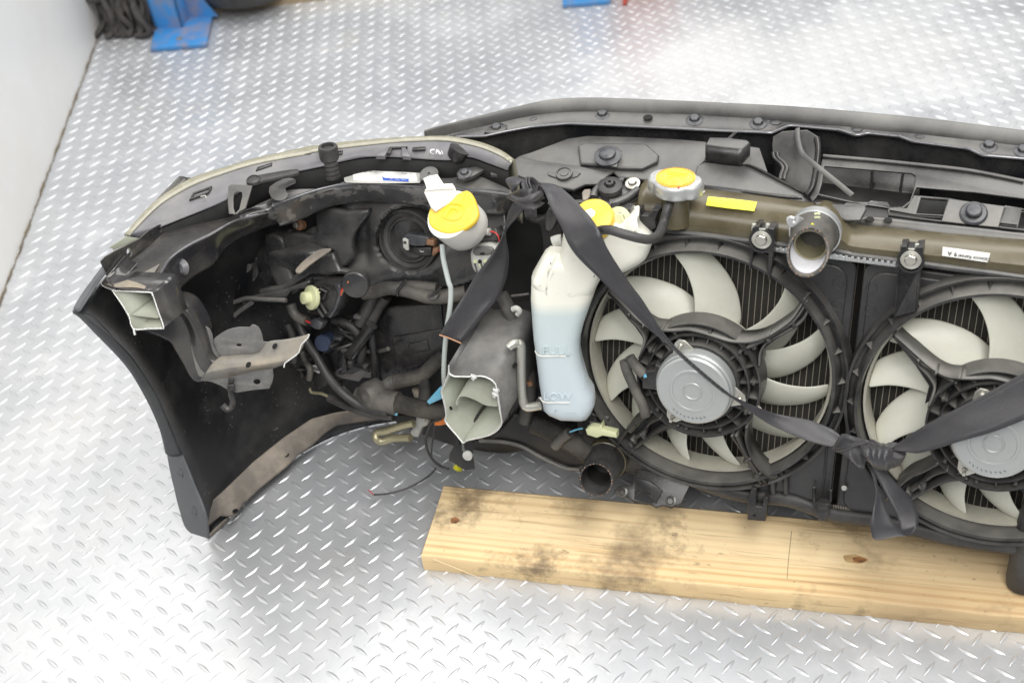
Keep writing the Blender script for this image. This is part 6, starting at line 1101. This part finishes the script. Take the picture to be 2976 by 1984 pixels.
rib('knot_fold', [(('M', 1005, 505), ('M', 1012, 490), .085, .088), (('M', 1080, 505), ('M', 1075, 480), .098, .095), (('M', 1170, 470), ('M', 1150, 450), .104, .098), (('M', 1260, 445), ('M', 1240, 420), .100, .092)])
for i in range(4):
    kp = [S(('M', 1236+i*47, 452+i*10), .070), S(('M', 1243+i*47, 468+i*10), .092), S(('M', 1262+i*44, 510+i*12), .108-.002*i), S(('M', 1292+i*36, 556+i*12), .106-.003*i), S(('M', 1318+i*28, 588+i*5), .088), S(('M', 1322+i*26, 592+i*4), .07)]
    tube('knot_wrap', knot2, 'webbing', kp, .0082, flat=.62, ns=14, sm=6)
tube('knot_core', knot2, 'webbing', [S(('M', 1255, 490), .082), S(('M', 1330, 530), .088), S(('M', 1420, 550), .08), S(('M', 1450, 500), .082)], .0135, ns=14)
# left knot
knot1 = rib('belt_knot', [(('G', 255, 560), ('G', 262, 590), .066, .07), (('G', 310, 530), ('G', 330, 640), .076, .084), (('G', 380, 505), ('G', 420, 695), .084, .096), (('G', 470, 500), ('G', 510, 700), .084, .098), (('G', 560, 530), ('G', 580, 665), .076, .086), (('G', 615, 590), ('G', 612, 640), .066, .07)], 'large left knot of the belt on the support rail', curl=-.006)
rib('knot_fold', [(('G', 300, 530), ('G', 330, 520), .062, .066), (('G', 262, 470), ('G', 360, 460), .062, .07), (('G', 236, 430), ('G', 400, 425), .058, .062), (('G', 250, 400), ('G', 440, 440), .05, .055), (('G', 330, 385), ('G', 450, 470), .045, .06), (('G', 400, 420), ('G', 470, 500), .05, .066)], curl=.003)
for i in range(2): coil(knot1, S(('G', 480+i*28, 500), .060), ex*.7+upv*.5, .0115, .008, sq=1.3)
rib('knot_fold', [(('G', 415, 690), ('G', 530, 680), .075, .075), (('G', 415, 740), ('G', 535, 740), .07, .07), (('G', 425, 780), ('G', 530, 785), .06, .06), (('G', 440, 800), ('G', 520, 800), .03, .03)])
rib('knot_fold', [(('G', 300, 560), ('G', 310, 590), .08, .084), (('G', 380, 590), ('G', 400, 640), .096, .098), (('G', 470, 560), ('G', 520, 620), .1, .1), (('G', 560, 520), ('G', 590, 570), .085, .085)], curl=.003)
# ---------------------------------------------------------------- background things
bz = .012
stand = thing('blue_stand', 'blue steel stand foot with chipped paint beside the white wall', 'stand', pt('O', 1540, 220, Zp(0)))
slab('base_plate', stand, 'bluepaint', 'O', [(1283, 412), (1760, 372), (1832, 42), (1360, 80)], Zp(bz), bz-.0005, .002)
cp = [pt('O', x, y, Zp(bz)) for x, y in ((1322, 242), (1560, 238))]; pd = (cp[1]-cp[0]).normalized(); pb = Vector((-pd.y, pd.x, 0))
def prism(nm, par, m, a, b, dv, h):
    vs = [a, b, b+dv, a+dv]; vs = vs+[v+ez*h for v in vs]; return link(nm, data(vs, [(0, 1, 5, 4), (1, 2, 6, 5), (2, 3, 7, 6), (3, 0, 4, 7), (4, 5, 6, 7)]), m, par, smooth=False)
prism('post_face', stand, 'bluepaint', cp[0], cp[1], pb*.006, .7); prism('post_flange', stand, 'bluepaint', cp[1]-pd*.006, cp[1], pb*.10, .7); prism('post_flange', stand, 'bluepaint', cp[0], cp[0]+pd*.006, pb*.10, .7)
gsv = [cp[1]+pb*.05, cp[1]+pb*.05+pd*.07, cp[1]+pb*.05+ez*.12]; gsv = gsv+[v+pb*.006 for v in gsv]; link('gusset', data(gsv, [(0, 1, 2), (3, 5, 4), (0, 3, 4, 1), (1, 4, 5, 2), (2, 5, 3, 0)]), 'bluepaint', stand, smooth=False)
lathe('anchor_hole', stand, 'rusty', pt('O', 1530, 332, Zp(bz+.0004)), ez, [(.008, 0), (.0075, .0006), (0, .0004)], 16)
st2 = thing('blue_stand', 'blue steel foot plate at the top edge beside a red upright', 'stand', pt('V', 1345, 0, Zp(0)))
slab('base_plate', st2, 'bluepaint', 'V', [(1292, 10), (1402, 0), (1410, -120), (1300, -110)], Zp(bz), bz-.0005, .002); cp = [pt('V', x, y, Zp(bz)) for x, y in ((1310, -35), (1390, -45))]; pd = (cp[1]-cp[0]).normalized(); pb = Vector((-pd.y, pd.x, 0)); prism('post_face', st2, 'bluepaint', cp[0], cp[1], pb*.08, .7)
rd = thing('red_upright', 'red painted upright just inside the top edge', 'upright', pt('V', 1435, 0, Zp(0)))
cp = [pt('V', x, y, Zp(.001)) for x, y in ((1428, 6), (1560, -25))]; pd = (cp[1]-cp[0]).normalized(); pb = Vector((-pd.y, pd.x, 0)); prism('upright_face', rd, 'redpaint', cp[0]+pb*.02, cp[1]+pb*.02, pb*.05, .4); slab('upright_foot', rd, 'redpaint', 'V', [(1430, 8), (1440, 6), (1446, -30), (1436, -30)], Zp(.008), .007, .001)
tn = [pt('O', x, y, Zp(.0)) for x, y in ((1820, 160), (2349, 100), (3000, 30))]; tdir = (tn[1]-tn[0]).normalized(); tbk = Vector((-tdir.y, tdir.x, 0))
tan = prism('tan_plinth', None, 'tan', tn[0]-tdir*.25+tbk*.03, tn[0]+tdir*.55+tbk*.03, tbk*.3, .03); tag(tan, 'tan timber plinth at the floor edge behind the blue stand', 'plinth')
tc_ = pt('O', 2080, 97, Zp(.030)); tyre = lathe('rubber_wheel', None, 'rubber', tc_+tbk*.115, ez, [(.10, 0), (.112, .004), (.122, .02), (.125, .05), (.122, .08), (.112, .1), (.06, .104), (.055, .09), (0, .09)], 48); tag(tyre, 'black rubber tyre lying flat behind the blue stand', 'tyre')
random.seed(11)
mop = thing('mop_head', 'dirty grey yarn mop hanging between the wall and blue stand', 'mop', pt('O', 1100, 260, Zp(0)))
mb = pt('O', 1060, 250, Zp(0))
for i in range(46):
    x = 860+random.random()*430; y = 195+random.random()*110; e = pt('O', x, y, Zp(.006)); side = random.uniform(-.02, .02)
    top = mb + Vector((random.uniform(-.055, .055), .10+random.uniform(-.05, .05), .26))
    pts = [top, top.lerp(e, .4)+Vector((side, side, random.uniform(-.02, .03))), top.lerp(e, .75)+Vector((-side, random.uniform(-.03, .02), .0)), e+ez*.012, e+Vector((random.uniform(-.03, .03), random.uniform(-.025, .01), 0))]
    tube('yarn_strand', mop, 'rag', pts, .0075, ns=6, sm=4)
for i in range(7):
    c = mb+Vector((random.uniform(-.05, .06), random.uniform(.0, .09), random.uniform(.05, .17))); a0 = random.random()*6
    tube('yarn_strand', mop, 'rag', [c+Vector((.035*math.cos(a0+t*1.1), .02*math.sin(a0+t*1.3), .03*math.sin(a0+t*.9))) for t in range(6)], .0075, ns=6, sm=4)
